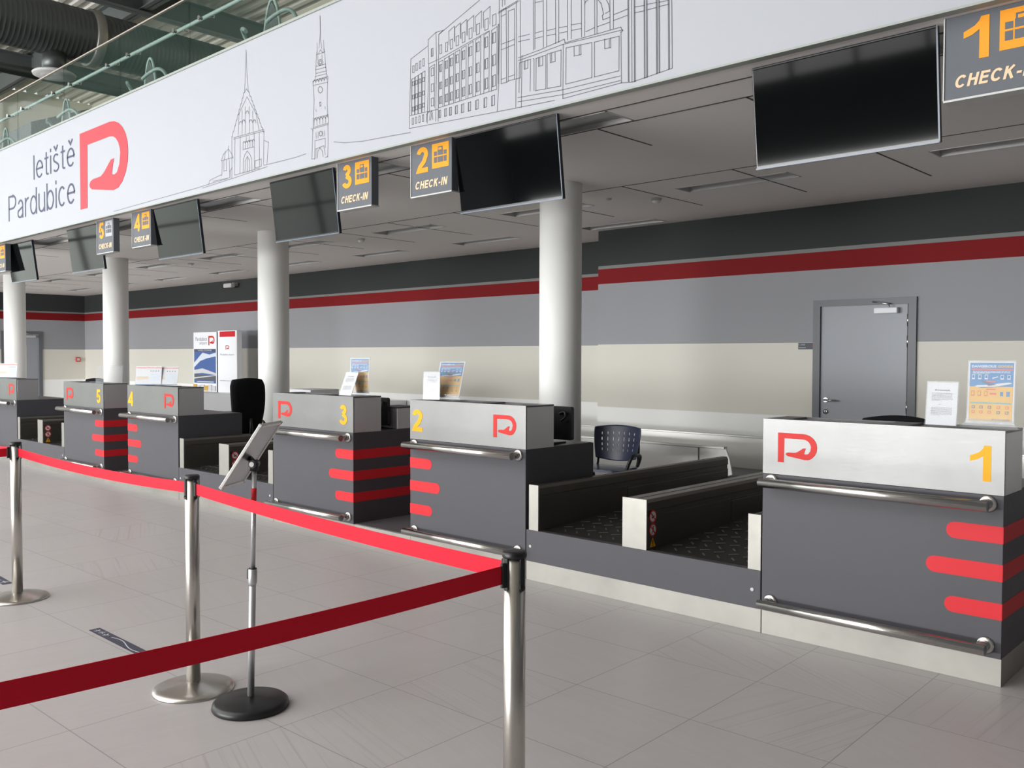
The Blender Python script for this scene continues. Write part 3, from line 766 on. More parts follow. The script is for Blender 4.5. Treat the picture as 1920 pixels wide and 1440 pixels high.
(2,[(-1.904,3.697),(-1.801,3.689)]),
(2,[(-1.75,3.719),(-1.68,3.716)]),
(2,[(-1.75,3.683),(-1.679,3.679)]),
(2,[(-1.642,3.71),(-1.569,3.705)]),
(2,[(-1.642,3.676),(-1.569,3.669)]),
(2,[(-1.537,3.703),(-1.469,3.696)]),
(2,[(-1.537,3.668),(-1.469,3.661)]),
(2,[(-1.433,3.696),(-1.35,3.687)]),
(2,[(-1.432,3.66),(-1.35,3.652)]),
(2,[(-1.31,3.623),(-1.241,3.632)]),
(2,[(-1.22,3.632),(-1.119,3.636)]),
(2,[(-1.09,3.675),(-0.983,3.683)]),
(2,[(-1.09,3.639),(-0.983,3.645)]),
(2,[(-0.929,3.682),(-0.857,3.672)]),
(2,[(-0.929,3.646),(-0.857,3.64)]),
(2,[(-0.84,3.674),(-0.769,3.667)]),
(2,[(-0.84,3.641),(-0.769,3.637)]),
(2,[(-0.751,3.664),(-0.683,3.657)]),
(2,[(-0.75,3.638),(-0.683,3.634)]),
(2,[(-1.751,3.923),(-1.681,3.916)]),
(2,[(-1.323,3.799),(-1.315,3.815),(-1.296,3.821)]),
(2,[(-1.214,3.8),(-1.191,3.773),(-1.18,3.738),(-1.17,3.698),(-1.18,3.692),(-1.174,3.664),(-1.119,3.668)]),
(2,[(-1.147,3.782),(-1.129,3.748),(-1.121,3.706),(-1.154,3.7)]),
(2,[(-1.904,3.587),(-1.716,3.595),(-1.493,3.617),(-1.485,3.593)]),
(2,[(-1.904,3.568),(-1.767,3.573),(-1.505,3.586),(-1.023,3.564),(-1.034,3.584),(-1.489,3.592)]),
(2,[(-1.023,3.564),(-1.017,3.56),(-1.034,3.552)]),
(2,[(-1.501,3.585),(-1.503,3.231)]),
(2,[(-1.032,3.552),(-1.026,3.238)]),
(2,[(-1.767,3.552),(-1.76,3.545),(-1.759,3.336)]),
(2,[(-1.742,3.327),(-1.741,3.546),(-1.654,3.55),(-1.653,3.324),(-1.742,3.331)]),
(2,[(-1.641,3.325),(-1.642,3.553),(-1.52,3.553),(-1.521,3.317),(-1.641,3.325)]),
(2,[(-1.479,3.321),(-1.477,3.557),(-1.263,3.542),(-1.261,3.319),(-1.479,3.321)]),
(2,[(-1.24,3.319),(-1.242,3.54),(-1.046,3.531),(-1.046,3.317),(-1.24,3.319)]),
(2,[(-1.898,3.348),(-1.895,3.55),(-1.792,3.553),(-1.795,3.337)]),
(2,[(-1.72,3.548),(-1.718,3.488),(-1.68,3.488),(-1.682,3.548)]),
(2,[(-1.708,3.548),(-1.708,3.494)]),
(2,[(-1.616,3.552),(-1.614,3.491),(-1.571,3.49),(-1.572,3.551)]),
(2,[(-1.602,3.551),(-1.602,3.497)]),
(2,[(-1.41,3.552),(-1.408,3.489),(-1.351,3.485),(-1.353,3.548)]),
(2,[(-1.366,3.545),(-1.366,3.488)]),
(2,[(-1.16,3.539),(-1.158,3.479),(-1.11,3.476),(-1.112,3.536)]),
(2,[(-1.123,3.532),(-1.123,3.479)]),
(2,[(-1.852,3.552),(-1.85,3.496),(-1.816,3.498),(-1.817,3.553)]),
(2,[(-1.841,3.552),(-1.841,3.503)]),
(2,[(-1.907,3.315),(-1.503,3.289),(-1.035,3.283)]),
(2,[(-1.907,3.286),(-1.503,3.257),(-1.035,3.254)]),
(2,[(-1.503,3.231),(-1.028,3.238)]),
(2,[(-1.028,3.238),(-0.943,3.226),(-0.919,3.228),(-0.653,3.249),(-0.66,3.654)]),
(2,[(-0.981,3.738),(-0.974,3.233)]),
(2,[(-0.975,3.737),(-0.968,3.232)]),
(2,[(-0.953,3.731),(-0.946,3.228)]),
(2,[(-0.934,3.726),(-0.928,3.224)]),
(2,[(-0.928,3.724),(-0.921,3.223)]),
(2,[(-0.86,3.706),(-0.853,3.23)]),
(2,[(-0.854,3.705),(-0.848,3.231)]),
(2,[(-0.842,3.702),(-0.836,3.232)]),
(2,[(-0.837,3.7),(-0.83,3.233)]),
(2,[(-0.771,3.683),(-0.764,3.24)]),
(2,[(-0.764,3.681),(-0.757,3.241)]),
(2,[(-0.753,3.678),(-0.746,3.242)]),
(2,[(-0.748,3.677),(-0.741,3.242)]),
(2,[(-0.685,3.66),(-0.678,3.249)]),
(2,[(-0.678,3.659),(-0.672,3.25)])]
# ================================================================ the setting
ZC = 3.189; YF = 0.071; YW = 5.854; YW2 = 5.036; XW2 = -5.036; XL = -23.8; XR = 6.0
m = MB(); m.add([(XL-.4, -24, 0), (XR, -24, 0), (XR, YW+.1, 0), (XL-.4, YW+.1, 0)], [(0, 1, 2, 3)], FLOORM); struct(m.build('floor'))
m = MB(); m.box(XL-.2, XW2+.2, YW, YW+.2, 0, ZC+.06, WALLM); struct(m.build('wall_back'))
m = MB()
# nearer wall section with the door opening
DX0, DX1, DZ = -2.01, -0.95, 2.13
m.box(XW2, DX0, YW2, YW, 0, ZC+.06, WALLM); m.box(DX1, XR, YW2, YW, 0, ZC+.06, WALLM); m.box(DX0, DX1, YW2, YW, DZ, ZC+.06, WALLM)
m.box(DX0, DX1, YW-.2, YW, 0, DZ, WALLM)
struct(m.build('wall_back_right'))
m = MB()
LY0, LY1, LZ = 3.716, 4.70, 2.15
m.box(XL-.2, XL, 0.3, LY0, 0, ZC+.06, WALLM); m.box(XL-.2, XL, LY1, YW, 0, ZC+.06, WALLM); m.box(XL-.2, XL, LY0, LY1, LZ, ZC+.06, WALLM)
m.box(XL-.35, XL-.2, LY0, LY1, 0, LZ, WALLM)
struct(m.build('wall_left'))
m = MB(); m.box(XR, XR+.2, -24, YW, 0, 8.6, HALLW); struct(m.build('wall_right_added'))  # unseen wall, added to keep the right-hand side dark
m = MB(); m.box(XL-.4, XR+.2, -24.2, -24, 2.25, 4.8, HALLW); m.box(XL-.4, -21.2, -24.2, -24, 0, 2.25, HALLW); m.box(1.2, XR+.2, -24.2, -24, 0, 2.25, HALLW); m.box(XL-.4, XR+.2, -24.2, -24, 8.2, 8.6, HALLW); m.box(1.5, XR+.2, -24.2, -24, 4.8, 8.2, HALLW)
struct(m.build('wall_hall'))

# ceiling under the gallery with recessed luminaires
XB = 1.05; troughs = []
for k in range(11): troughs.append((XB-1.2-2.4*k, XB-2.4*k-.03, .38, .70, 0, k))
for k in range(11): troughs.append((XB-1.2-2.4*k-.05, XB-2.4*k-.06, 3.10, 3.38, 1, k))
for k in range(2, 10): troughs.append((XB-1.2-2.4*k-.1, XB-2.4*k-.12, 4.62, 4.88, 2, k))
troughs = [t for t in troughs if t[0] > XL+.2]
xs = sorted({XL-.2, XR} | {t[0] for t in troughs} | {t[1] for t in troughs}); ys_ = sorted({YF+.056, YW+.1} | {t[2] for t in troughs} | {t[3] for t in troughs})
m = MB()
for i in range(len(xs)-1):
    for j in range(len(ys_)-1):
        cx, cy = (xs[i]+xs[i+1])/2, (ys_[j]+ys_[j+1])/2
        if any(t[0] < cx < t[1] and t[2] < cy < t[3] for t in troughs): continue
        m.add([(xs[i], ys_[j], ZC), (xs[i+1], ys_[j], ZC), (xs[i+1], ys_[j+1], ZC), (xs[i], ys_[j+1], ZC)], [(3, 2, 1, 0)], CEIL)
g = 0.008
for y in (.36, .72, 2.66): m.box(XL, XR, y-g, y+g, ZC-.002, ZC+.001, GAP)
for k in range(26):
    x = 2.2-1.2*k-.32
    if x < XL: break
    m.box(x-g, x+g, .72, 1.42, ZC-.002, ZC+.001, GAP); m.box(x-g, x+g, 2.66, 4.15, ZC-.002, ZC+.001, GAP)
struct(m.build('ceiling'))
rown = ['front row next to the signboard', 'middle row behind the columns', 'rear row near the back wall']
ords = ['rightmost', 'second from the right', 'third from the right', 'fourth from the right', 'fifth from the right', 'sixth from the right', 'seventh from the right', 'eighth from the right', 'ninth from the right', 'leftmost but one', 'leftmost']
cnt = {}
for (x0, x1, y0, y1, r, k) in troughs:
    n_ = cnt.get(r, 0); cnt[r] = n_+1
    t = tag(empty('ceiling_light', ((x0+x1)/2, (y0+y1)/2, ZC)), 'recessed strip ceiling light, %s in the %s' % (ords[n_], rown[r]), 'ceiling light', 'recessed ceiling lights under the gallery')
    hx, hy = (x1-x0)/2, (y1-y0)/2; m = MB(); w = .012
    m.box(-hx, -hx+w, -hy, hy, -.003, .11, LAMPF); m.box(hx-w, hx, -hy, hy, -.003, .11, LAMPF); m.box(-hx, hx, -hy, -hy+w, -.003, .11, LAMPF); m.box(-hx, hx, hy-w, hy, -.003, .11, LAMPF); m.build('frame', t)
    m = MB(); m.box(-hx+w, hx-w, -hy+w, hy-w, .07 if r else .03, .085 if r else .045, LAMPG); m.build('diffuser', t)

# gallery slab and the hall above
m = MB(); m.box(XL-.2, XR, YF+.06, 6.4, 3.30, 4.40, HALLW); struct(m.build('floor_gallery'))
m = MB(); m.box(XL-.4, XR, 6.2, 6.4, 4.4, 8.6, UPW); struct(m.build('wall_gallery_back'))
m = MB(); m.box(XL-.4, XL-.2, -1.5, 6.2, 3.26, 8.6, UPW); m.box(XL-.4, XL-.2, -24, -1.5, 0, .8, HALLW); m.box(XL-.4, XL-.2, -24, -16, .8, 8.6, HALLW); m.box(XL-.4, XL-.2, -1.5, .3, 0, 3.2, HALLW); struct(m.build('wall_gallery_left'))
m = MB(); prof = []; y = -24.0
while y < 6.4: prof += [(y, 8.6), (y+.10, 8.6), (y+.14, 8.74), (y+.24, 8.74)]; y += .28
prof.append((y, 8.6)); full = prof + [(y, 8.9), (-24, 8.9)]
m.prism(full, 'x', XL-.4, XR+.2, ROOF); struct(m.build('ceiling_hall'))
def ibeam(mb, ax, p, a0, a1, z0, z1, w, mt):
    for (b0, b1, c0, c1) in ((-w/2, w/2, z0, z0+.02), (-w/2, w/2, z1-.02, z1), (-.008, .008, z0, z1)):
        if ax == 'y': mb.box(p+b0, p+b1, a0, a1, c0, c1, mt)
        else: mb.box(a0, a1, p+b0, p+b1, c0, c1, mt)
bl = {-14.75: 'over the hanging round duct diffuser', -20.5: 'far left of the hall roof', -8.8: 'right of the round duct, above the glass balustrade'}
for x, l in bl.items():
    m = MB(); ibeam(m, 'y', x, -23.9, 6.2, 8.05, 8.5, .26, BEAM); tag(m.build('roof_beam'), 'dark grey steel roof beam '+l, 'beam', 'steel beams under the hall roof')
for y, l in ((3.4, 'running parallel to the signboard'), (-3.5, 'crossing out above the queue area')):
    m = MB(); ibeam(m, 'x', y, XL, XR, 8.1, 8.58, .2, BEAM); tag(m.build('roof_purlin'), 'dark grey cross beam under corrugated roof, '+l, 'beam', 'cross beams under the roof')
m = MB(); m.box(-17.5, -17.25, 5.6, 5.85, 4.4, 8.1, BEAM); tag(m.build('steel_post'), 'square grey steel post standing on the gallery behind the glass', 'post')
m = MB(); m.prism([(2.5, 6.4), (6.15, 7.95), (6.15, 7.6), (2.5, 6.0)], 'x', -21.4, -18.0, BEAM); tag(m.build('stair_soffit'), 'dark slanted panel high on the gallery left of the steel post', 'panel')
d = tag(empty('air_duct', (-13.75, 0, 7.0)), 'large round dark metal spiral air duct under the hall roof', 'duct')
m = MB(); pr = []
for i in range(160):
    y = -6 + i*.075; pr += [(.44, y), (.4435, y+.006), (.4435, y+.012), (.44, y+.018)]
m.lathe(pr, DUCT, 40, T=Matrix.Rotation(-pi/2, 4, 'X')); m.build('duct_tube', d)
m = MB(); m.lathe([(.47, 1.95), (.48, 1.96), (.48, 2.1), (.47, 2.11)], STEELP, 40, T=Matrix.Rotation(-pi/2, 4, 'X')); m.build('joint_ring', d)
m = MB(); m.lathe([(.19, -.40), (.19, -.72)], DUCT, 28, T=TR(0, 1.4, 0)); n_ = m.build('outlet_neck', d)
m = MB(); m.lathe([(.19, -.70), (.30, -.72), (.34, -.75), (.33, -.78), (.22, -.77), (.20, -.80), (.12, -.80)], LAMPF, 32, T=TR(0, 1.4, 0)); m.build('diffuser', d)
m = MB(); m.tube([(-19, -6, 7.7), (-19, 6.2, 7.7)], .12, DUCT, 16); tag(m.build('roof_pipe'), 'thin grey pipe running below the roof left of the duct', 'pipe')

# glazing of the long facade and the end wall
def window_grid(name, x0, x1, z0, z1, nx, nz, T):
    fr = MB()
    for i in range(nx+1): x = x0+(x1-x0)*i/nx; fr.box(x-.05, x+.05, -.08, .08, z0, z1, BEAM, T=T)
    for j in range(nz+1): z = z0+(z1-z0)*j/nz; fr.box(x0, x1, -.07, .07, z-.04, z+.04, BEAM, T=T)
    w_ = struct(fr.build(name)); p = MB(); p.add([(x0, 0, z0), (x1, 0, z0), (x1, 0, z1), (x0, 0, z1)], [(0, 1, 2, 3)], PANE, T=T); p.build('pane', w_)
window_grid('window_1', XL-.4, 1.5, 4.8, 8.2, 12, 2, TR(0, -24.1, 0))
window_grid('window_3', -21.2, 1.2, 0.02, 2.25, 14, 1, TR(0, -24.1, 0))  # unseen low glazing, put in along with the added low lamp
window_grid('window_2', -16, -1.5, .8, 8.6, 7, 3, TR(XL-.3, 0, 0, rz=pi/2))

# ---------------------------------------------------------------- doors
D = struct(empty('door_1', (DX0, YW2, 0)))
m = MB(); w = DX1-DX0
m.box(-.02, .06, -.03, .10, 0, DZ+.02, FRAMEM); m.box(w-.06, w+.02, -.03, .10, 0, DZ+.02, FRAMEM); m.box(.06, w-.06, -.03, .10, DZ-.05, DZ+.02, FRAMEM); m.build('door_frame', D)
m = MB(); m.box(.055, w-.075, .0, .05, .01, DZ-.045, DOORM, .004); leaf = m.build('door_leaf', D)
m = MB(); m.lathe([(.027, 0), (.027, .012)], CHROME, 24, T=TR(.125, 0, 1.06, rx=pi/2)); m.tube([(.125, -.0, 1.06), (.125, -.06, 1.06), (.26, -.06, 1.058)], .010, CHROME); m.build('handle', leaf)
m = MB(); m.lathe([(.027, 0), (.027, .010), (.01, .012)], CHROME, 24, T=TR(.125, 0, .93, rx=pi/2)); m.box(.118, .132, -.014, -.009, .905, .945, BLK); m.build('lock_cylinder', leaf)
m = MB(); m.box(.66, .90, -.07, 0, 1.985, 2.045, WPANEL, .006); m.tube([(.82, -.06, 2.05), (.82, -.08, 2.08), (.64, -.05, 2.11)], .009, CHROME, 8); m.build('door_closer', D)
for z in (1.85, 1.63, .95, .3):
    m = MB(); m.lathe([(.011, 0), (.011, .12)], CHROME, 14, T=TR(w-.068, -.012, z)); m.build('hinge', D)
s_ = tag(empty('room_sign', (-2.109, YW2, 1.65)), 'small dark grey room number plate left of the grey door', 'sign')
m = MB(); m.box(-.1, .1, -.012, 0, -.036, .036, SIGNG, .002); m.build('plate', s_)
m = MB(); put_text(m, '1.048', -.088, -.02, .006, .026, -.0135, WHITE, .02); put_text(m, 'INFO', .055, .088, .008, .024, -.0135, LOGO, .02); lines_text(m, -.088, .088, -.026, -.008, -.0135, LAMPF, 1); m.build('lettering', s_)
D = struct(empty('door_2', (XL, LY0, 0))); w = LY1-LY0; T = TR(rz=pi/2)
m = MB(); m.box(-.02, .06, -.03, .10, 0, LZ+.02, FRAMEM, T=T); m.box(w-.06, w+.02, -.03, .10, 0, LZ+.02, FRAMEM, T=T); m.box(.06, w-.06, -.03, .10, LZ-.05, LZ+.02, FRAMEM, T=T); m.build('door_frame', D)
m = MB(); m.box(.055, w-.06, 0, .05, .01, LZ-.045, DOORM, .004, T=T); leaf = m.build('door_leaf', D)
m = MB(); m.box(w-.42, w-.16, -.07, 0, 2.0, 2.06, LAMPF, .006, T=T); m.tube([(w-.25, -.06, 2.06), (w-.25, -.08, 2.09), (w-.45, -.05, 2.12)], .009, CHROME, 8, T=T); m.build('door_closer', D)
m = MB(); m.lathe([(.027, 0), (.027, .012)], CHROME, 24, T=T @ TR(.125, 0, 1.06, rx=pi/2)); m.tube([(.125, 0, 1.06), (.125, -.06, 1.06), (.26, -.06, 1.058)], .010, CHROME, T=T); m.build('handle', leaf)
a_ = tag(empty('fire_alarm_box', (XL, 5.65, 1.413)), 'small square red fire alarm call point on the left wall', 'fire alarm')
m = MB(); m.box(0, .05, -.062, .062, -.062, .062, REDLAMP, .006); m.build('housing', a_)
m = MB(); m.box(.05, .054, -.036, .036, -.036, .036, PAPER); m.build('glass_plate', a_)

# ---------------------------------------------------------------- columns
cl = ['nearest the camera, right behind desk 2', 'behind desk 3, second from the right', 'behind desk 5, third from the right', 'leftmost, in front of the left wall door']
for (x, l) in zip((-3.293, -8.345, -13.27, -18.15), cl):
    m = MB(); pr = [(.205, 0), (.205, ZC)]; m.lathe(pr, PAINTC, 56); tag(m.build('column', loc=(x, 2.184, 0)), 'round white column '+l, 'column', 'round white columns')

# ---------------------------------------------------------------- signboard
F = tag(empty('signboard', (0, YF, 3.19)), 'long white signboard with airport logo and line drawings', 'signboard')
m = MB(); m.box(XL-.2, XR-.005, 0, .05, .007, 1.325, WHITE); m.build('board', F)
m = MB(); m.box(XL-.2, XR-.005, -.008, .054, -.006, .006, mat('edge_profile_grey', c(150, 156, 150), .5)); m.build('bottom_edge', F)
m = MB(); m.box(XL-.2, XR-.005, -.012, .055, 1.322, 1.345, mat('edge_profile_grey', c(150, 156, 150), .5)); m.build('top_edge', F)
NV = mat('fascia_navy', c(60, 66, 92), 0.6); LR = mat('fascia_red', c(205, 50, 62), 0.6)
m = MB(); put_logo(m, -9.36, -8.0, 3.35-3.19, 4.29-3.19, -.001, LR, th=.003); m.build('logo', F)
m = MB(); put_letters(m, 'leti\u0161t\u011b', -10.93, -9.53, .735, 1.065, -.003, NV, .075, .12); m.build('lettering', F)
m = MB(); put_letters(m, 'Pardubice', -11.92, -9.53, .265, .625, -.003, NV, .075, .12); m.build('lettering', F)
def ribbon(mb, pts, y, w, m_, z_off=0):
    for (a, b) in zip(pts[:-1], pts[1:]):
        dx, dz = b[0]-a[0], b[1]-a[1]; L = math.hypot(dx, dz)
        if L < 1e-5: continue
        ux, uz = dx/L*w/2, dz/L*w/2; nx, nz = -uz, ux
        flat(mb, [(a[0]-ux+nx, a[1]-uz+nz), (b[0]+ux+nx, b[1]+uz+nz), (b[0]+ux-nx, b[1]+uz-nz), (a[0]-ux-nx, a[1]-uz-nz)], y, m_)
for gi, nm in ((0, 'church_drawing'), (1, 'tower_drawing'), (2, 'building_drawing')):
    m = MB()
    for g_, pts in MURAL:
        if g_ == gi: ribbon(m, [(p[0], p[1]-3.19) for p in pts if True], -.0015, .0066 if gi == 0 else (.0060 if gi == 1 else .0048), DRAW if gi == 2 else DRAWL)
    m.build(nm, F)

# glass balustrade on top of the signboard
B = tag(empty('glass_balustrade', (0, .20, 4.40)), 'glass balustrade with tube handrail on the gallery above the signboard', 'balustrade')
x = XL
jx = [-5.09 - 1.705*k for k in range(-7, 12)]
for a in jx:
    x0, x1 = a-1.705+.01, a-.01
    if x1 < XL or x0 > XR-.2: continue
    x0 = max(x0, XL)
    m = MB(); m.box(x0, x1, 0, .017, .02, .93, GLASS); m.build('glass_panel', B)
    m = MB()
    for q in (.28, 1.42):
        X = a-1.705+q; m.lathe([(.014, 0), (.014, .03), (.024, .032), (.024, .045)], CHROME, 12, T=TR(X, .0, .64, rx=pi/2)); m.tube([(X+.1, .02, .64), (X+.1, .075, .64), (X+.1, .085, .70)], .008, CHROME, 8)
    m.build('glass_clamp', B)
m = MB(); m.tube([(XL, .085, .70), (XR-.1, .085, .70)], .021, GREENT, 12); m.build('handrail', B)
m = MB(); m.box(XL, XR-.1, -.004, .021, .93, .945, mat('glass_edge_trim', c(170, 160, 150), .4)); m.build('glass_edge_trim', B)
m = MB(); m.box(XL, XR-.1, -.03, .05, 0, .05, BEAM); m.build('base_channel', B)

# seats on the gallery
def gallery_chair():
    r = empty('gallery_chair')
    for sx in (-1, 1):
        m = MB(); P = smooth_pts([(sx*.44, .12, .32), (sx*.49, -.02, .62), (sx*.44, -.10, .70), (sx*.30, -.16, .66), (sx*.20, -.2, .60)], 5)
        m.tube(P, .022, GREENT, 10); m.tube([(sx*.44, .12, .33), (sx*.40, .14, 0)], .018, GREENT, 8); m.build('armrest', r)
    m = MB(); P = smooth_pts([(-.24, 0, 0), (-.19, .0, .42), (-.10, 0, .82), (0, .0, .95), (.10, 0, .82), (.19, 0, .42), (.24, 0, 0)], 6)
    m.tube(P, .016, GREENT, 10); m.build('back_frame', r)
    m = MB(); m.prism([(-.20, .30), (.20, .30), (.09, .80), (0, .92), (-.09, .80)], 'y', -.008, .008, DKSEAT); m.build('backrest', r)
    m = MB(); m.box(-.30, .30, -.28, .10, .34, .38, DKSEAT, .01); m.build('seat', r)
    return r
gc = gallery_chair()
for i, (x, l) in enumerate(((-6.22, 'above the church spire drawing'), (-9.08, 'above the red logo of the signboard'), (-11.82, 'above the navy lettering on the signboard'), (-14.4, 'at the left edge of the picture'))):
    o = gc if i == 0 else copy_tree(gc)
    o.location = (x, .85, 4.4); tag(o, 'pale green tube-framed gallery seat behind the glass, '+l, 'chair', 'seats on the gallery')

# ---------------------------------------------------------------- hanging signs and screens
YS = .171
def hanging_sign(n, x):
    r = empty('check_in_sign', (x, YS, 2.788)); w = .467; h = ZC-2.788
    m = MB(); m.box(0, w, 0, .075, 0, h, SIGNG, .002); m.build('panel', r)
    m = MB(); m.box(-.004, w+.004, -.006, .08, -.010, 0, LAMPF); m.box(-.006, 0, -.006, .08, 0, h, LAMPF); m.build('edge_profile', r)
    hm = WHITE if n == '5' else ORG
    m = MB(); put_number(m, n, (.085 if n == '1' else .065), .20, .175, .375, -.002, ORG, .03); m.build('number', r)
    m = MB(); X0, X1, Z0, Z1 = .245, .435, .19, .378; y = -.0015
    rect(m, X0, X1, Z0, Z1, y, hm); sg = SIGNG; y2 = -.003; W_ = X1-X0; H_ = Z1-Z0
    q = lambda u0, u1, v0, v1, mm, yy: rect(m, X0+u0*W_, X0+u1*W_, Z0+v0*H_, Z0+v1*H_, yy, mm)
    q(.36, .64, .72, .86, sg, y2); q(.41, .59, .72, .81, hm, -.004); q(.12, .30, .22, .68, sg, y2); q(.34, .66, .22, .72, sg, y2); q(.70, .88, .22, .68, sg, y2); q(.10, .90, .45, .50, hm, -.004)
    m.build('suitcase_symbol', r)
    m = MB(); put_letters(m, 'CHECK-IN', .045, .425, .052, .112, -.002, mat('sign_letters', c(225, 190, 150), .4), .19, .13, .2); m.build('lettering', r)
    return r
for n, x in (('1', .8615), ('2', -3.150), ('3', -4.125), ('4', -8.134), ('5', -9.12), ('6', -12.86)):
    col_ = 'white suitcase symbol' if n == '5' else 'orange suitcase symbol'
    tag(hanging_sign(n, x), 'grey hanging check-in sign number %s with %s' % (n, col_), 'sign', 'hanging check-in signs')
def screen():
    r = empty('display_screen')
    w, h = 1.02, .575; T = TR(rx=radians(7))
    m = MB(); m.box(0, w, 0, .03, -h, 0, BEZEL, .004, T=T); m.box(.2, w-.2, .03, .07, -h+.1, -.08, BLK, .006, T=T); m.build('housing', r)
    m = MB(); m.box(.010, w-.010, -.0015, .001, -h+.020, -.010, SCREEN, T=T); m.build('screen_panel', r)
    m = MB(); m.box(.0, w, -.003, .004, -h, -h+.009, BEZL, T=T); m.box(w-.006, w, -.003, .004, -h, 0, BEZL, T=T); m.build('bezel', r)
    m = MB(); m.box(w/2-.2, w/2-.16, .04, .08, -.3, -.004, BLK); m.box(w/2+.16, w/2+.2, .04, .08, -.3, -.004, BLK); m.build('bracket', r)
    return r
sc = screen()
for i, (x, y, l) in enumerate(((-.21, .215, 'beside sign 1, nearest the camera'), (-2.676, .19, 'right of sign 2, before the nearest column'), (-5.28, .215, 'left of sign 3'), (-7.66, .19, 'right of sign 4'), (-10.20, .215, 'left of sign 5'), (-12.62, .26, 'leftmost, at the picture edge'))):
    o = sc if i == 0 else copy_tree(sc)
    o.location = (x, y, ZC-.003); tag(o, 'black switched-off flat screen hanging under the ceiling, '+l, 'screen', 'hanging flat screens')

# ---------------------------------------------------------------- ceiling fittings and camera
for (x, y, l) in ((-3.05, 3.45, 'right of the nearest column'), (-8.01, 3.40, 'between the two nearest columns'), (-13.06, 3.45, 'near the third column')):
    r = tag(empty('smoke_detector', (x, y, ZC)), 'round white smoke detector on the ceiling '+l, 'smoke detector', 'smoke detectors')
    m = MB(); m.lathe([(.055, 0), (.055, -.012), (.05, -.02)], LAMPF, 24); m.build('base', r)
    m = MB(); m.lathe([(.042, -.02), (.045, -.035), (.03, -.05), (.012, -.054)], PAINTC, 24); m.build('sensor_head', r)
m = MB(); m.lathe([(.03, 0), (.03, -.01), (.012, -.02)], LAMPF, 16); tag(m.build('sprinkler', loc=(-3.42, 3.12, ZC)), 'tiny round white ceiling fitting beside the smoke detector', 'ceiling fitting')
r = tag(empty('security_camera', (-15.6, YW, 3.06)), 'small white security camera high on the dark band of the far wall', 'security camera')
m = MB(); m.box(-.03, .03, -.12, 0, -.01, .06, LAMPF, .005); m.build('bracket', r)
m = MB(); m.box(-.22, .10, -.22, -.12, -.05, .04, LAMPF, .01); m.build('housing', r)
m = MB(); m.box(-.29, -.22, -.215, -.125, -.055, .03, BLK, .008); m.build('lens_hood', r)
# ================================================================ check-in desks
WD = 1.208; HT = 1.19; ZS = .889; ZB = .130; DEP = .75; DS = .2935
def desk(a, n, odd):
    r = empty('check_in_desk', (a, 0, 0))
    m = MB(); m.box(.0, WD, .004, DEP, 0, ZB, STEELP, .001); m.build('plinth', r)
    m = MB(); m.box(.001, WD-.001, 0, DEP, ZB, ZS-.001, LAM, .0015); m.build('body', r)
    m = MB(); m.box(.012, WD-.012, DS+.01, DEP-.01, ZS-.002, ZS+.002, LAMTOP); m.build('worktop', r)
    m = MB(); m.box(0, WD, 0, .012, ZS, HT, STEEL, .0008); m.build('front_panel', r)
    m = MB(); m.box(0, WD, .0125, DS, ZS, HT-.012, GREYBOX, .001)
    m.box(0, WD, .0125, .03, HT-.012, HT-.001, LAMTOP); m.box(0, WD, DS-.02, DS, HT-.012, HT-.001, LAMTOP)
    m.box(0, .12, .03, DS-.02, HT-.012, HT-.001, LAMTOP); m.box(WD-.12, WD, .03, DS-.02, HT-.012, HT-.001, LAMTOP); m.box(.62, .75, .03, DS-.02, HT-.012, HT-.001, LAMTOP); m.build('upper_cabinet', r)
    fx = lambda u: u if odd else WD-u
    m = MB()
    lx = (.089, .310) if odd else (WD-.310, WD-.089)
    put_logo(m, lx[0], lx[1], .957, 1.117, -.0005, LOGO); m.build('logo', r)
    if n:
        m = MB(); nx = (1.055, 1.150) if odd else (.028, .145)
        if n == '1': nx = (1.058, 1.150)
        elif odd: nx = (1.018, 1.128)
        put_number(m, n, nx[0], nx[1], .95, 1.117, -.0015, YEL, .035); m.build('number', r)
    for z0, z1, u in ((.667, .746, .868+.09), (.491, .570, .868), (.312, .389, .955)):
        m = MB(); h = (z1-z0)/2; zc = (z0+z1)/2
        P = [(WD, z0), (WD, z1)] + [(u+h - h*sin(t*pi/10), zc + h*cos(t*pi/10)) for t in range(0, 11)]
        if not odd: P = [(WD-p[0], p[1]) for p in P]
        ar = sum(P[i][0]*P[(i+1) % len(P)][1]-P[(i+1) % len(P)][0]*P[i][1] for i in range(len(P)))
        m.prism(P if ar > 0 else P[::-1], 'y', 0, -.0012, RED)
        if odd: m.box(WD-.001, WD+.0008, -.0012, DEP, z0, z1, RED)
        else: m.box(-.0008, .001, -.0012, DEP, z0, z1, RED)
        m.build('stripe', r)
    for z in (.848, .186):
        m = MB(); yb = -.095; R_ = .0255; x0, x1 = .055, WD-.068
        m.tube([(x0, .0, z), (x0, yb+.004, z)], R_, CHROME, 20); m.tube([(x1, .0, z), (x1, yb+.004, z)], R_, CHROME, 20)
        m.tube([(x0-R_, yb, z), (x1+R_, yb, z)], R_, CHROME, 24); b_ = m.build('hand_rail', r)
        for X in (x0, x1):
            f = MB(); f.lathe([(.040, 0), (.040, .006), (.034, .012), (.02, .014)], CHROME, 28, T=TR(X, 0, z, rx=pi/2)); f.build('flange', b_)
    return r
A1, A2, A3, A4, A5, A6 = 0.0, -2.968, -4.897, -7.926, -9.790, -12.70
dl = {'1': 'nearest the camera on the right', '2': 'left of the widest visible conveyors', '3': 'stripes wrapping round its dark right side', '4': 'behind the barrier posts, left of the black office chair', '5': 'behind the far barrier post'}
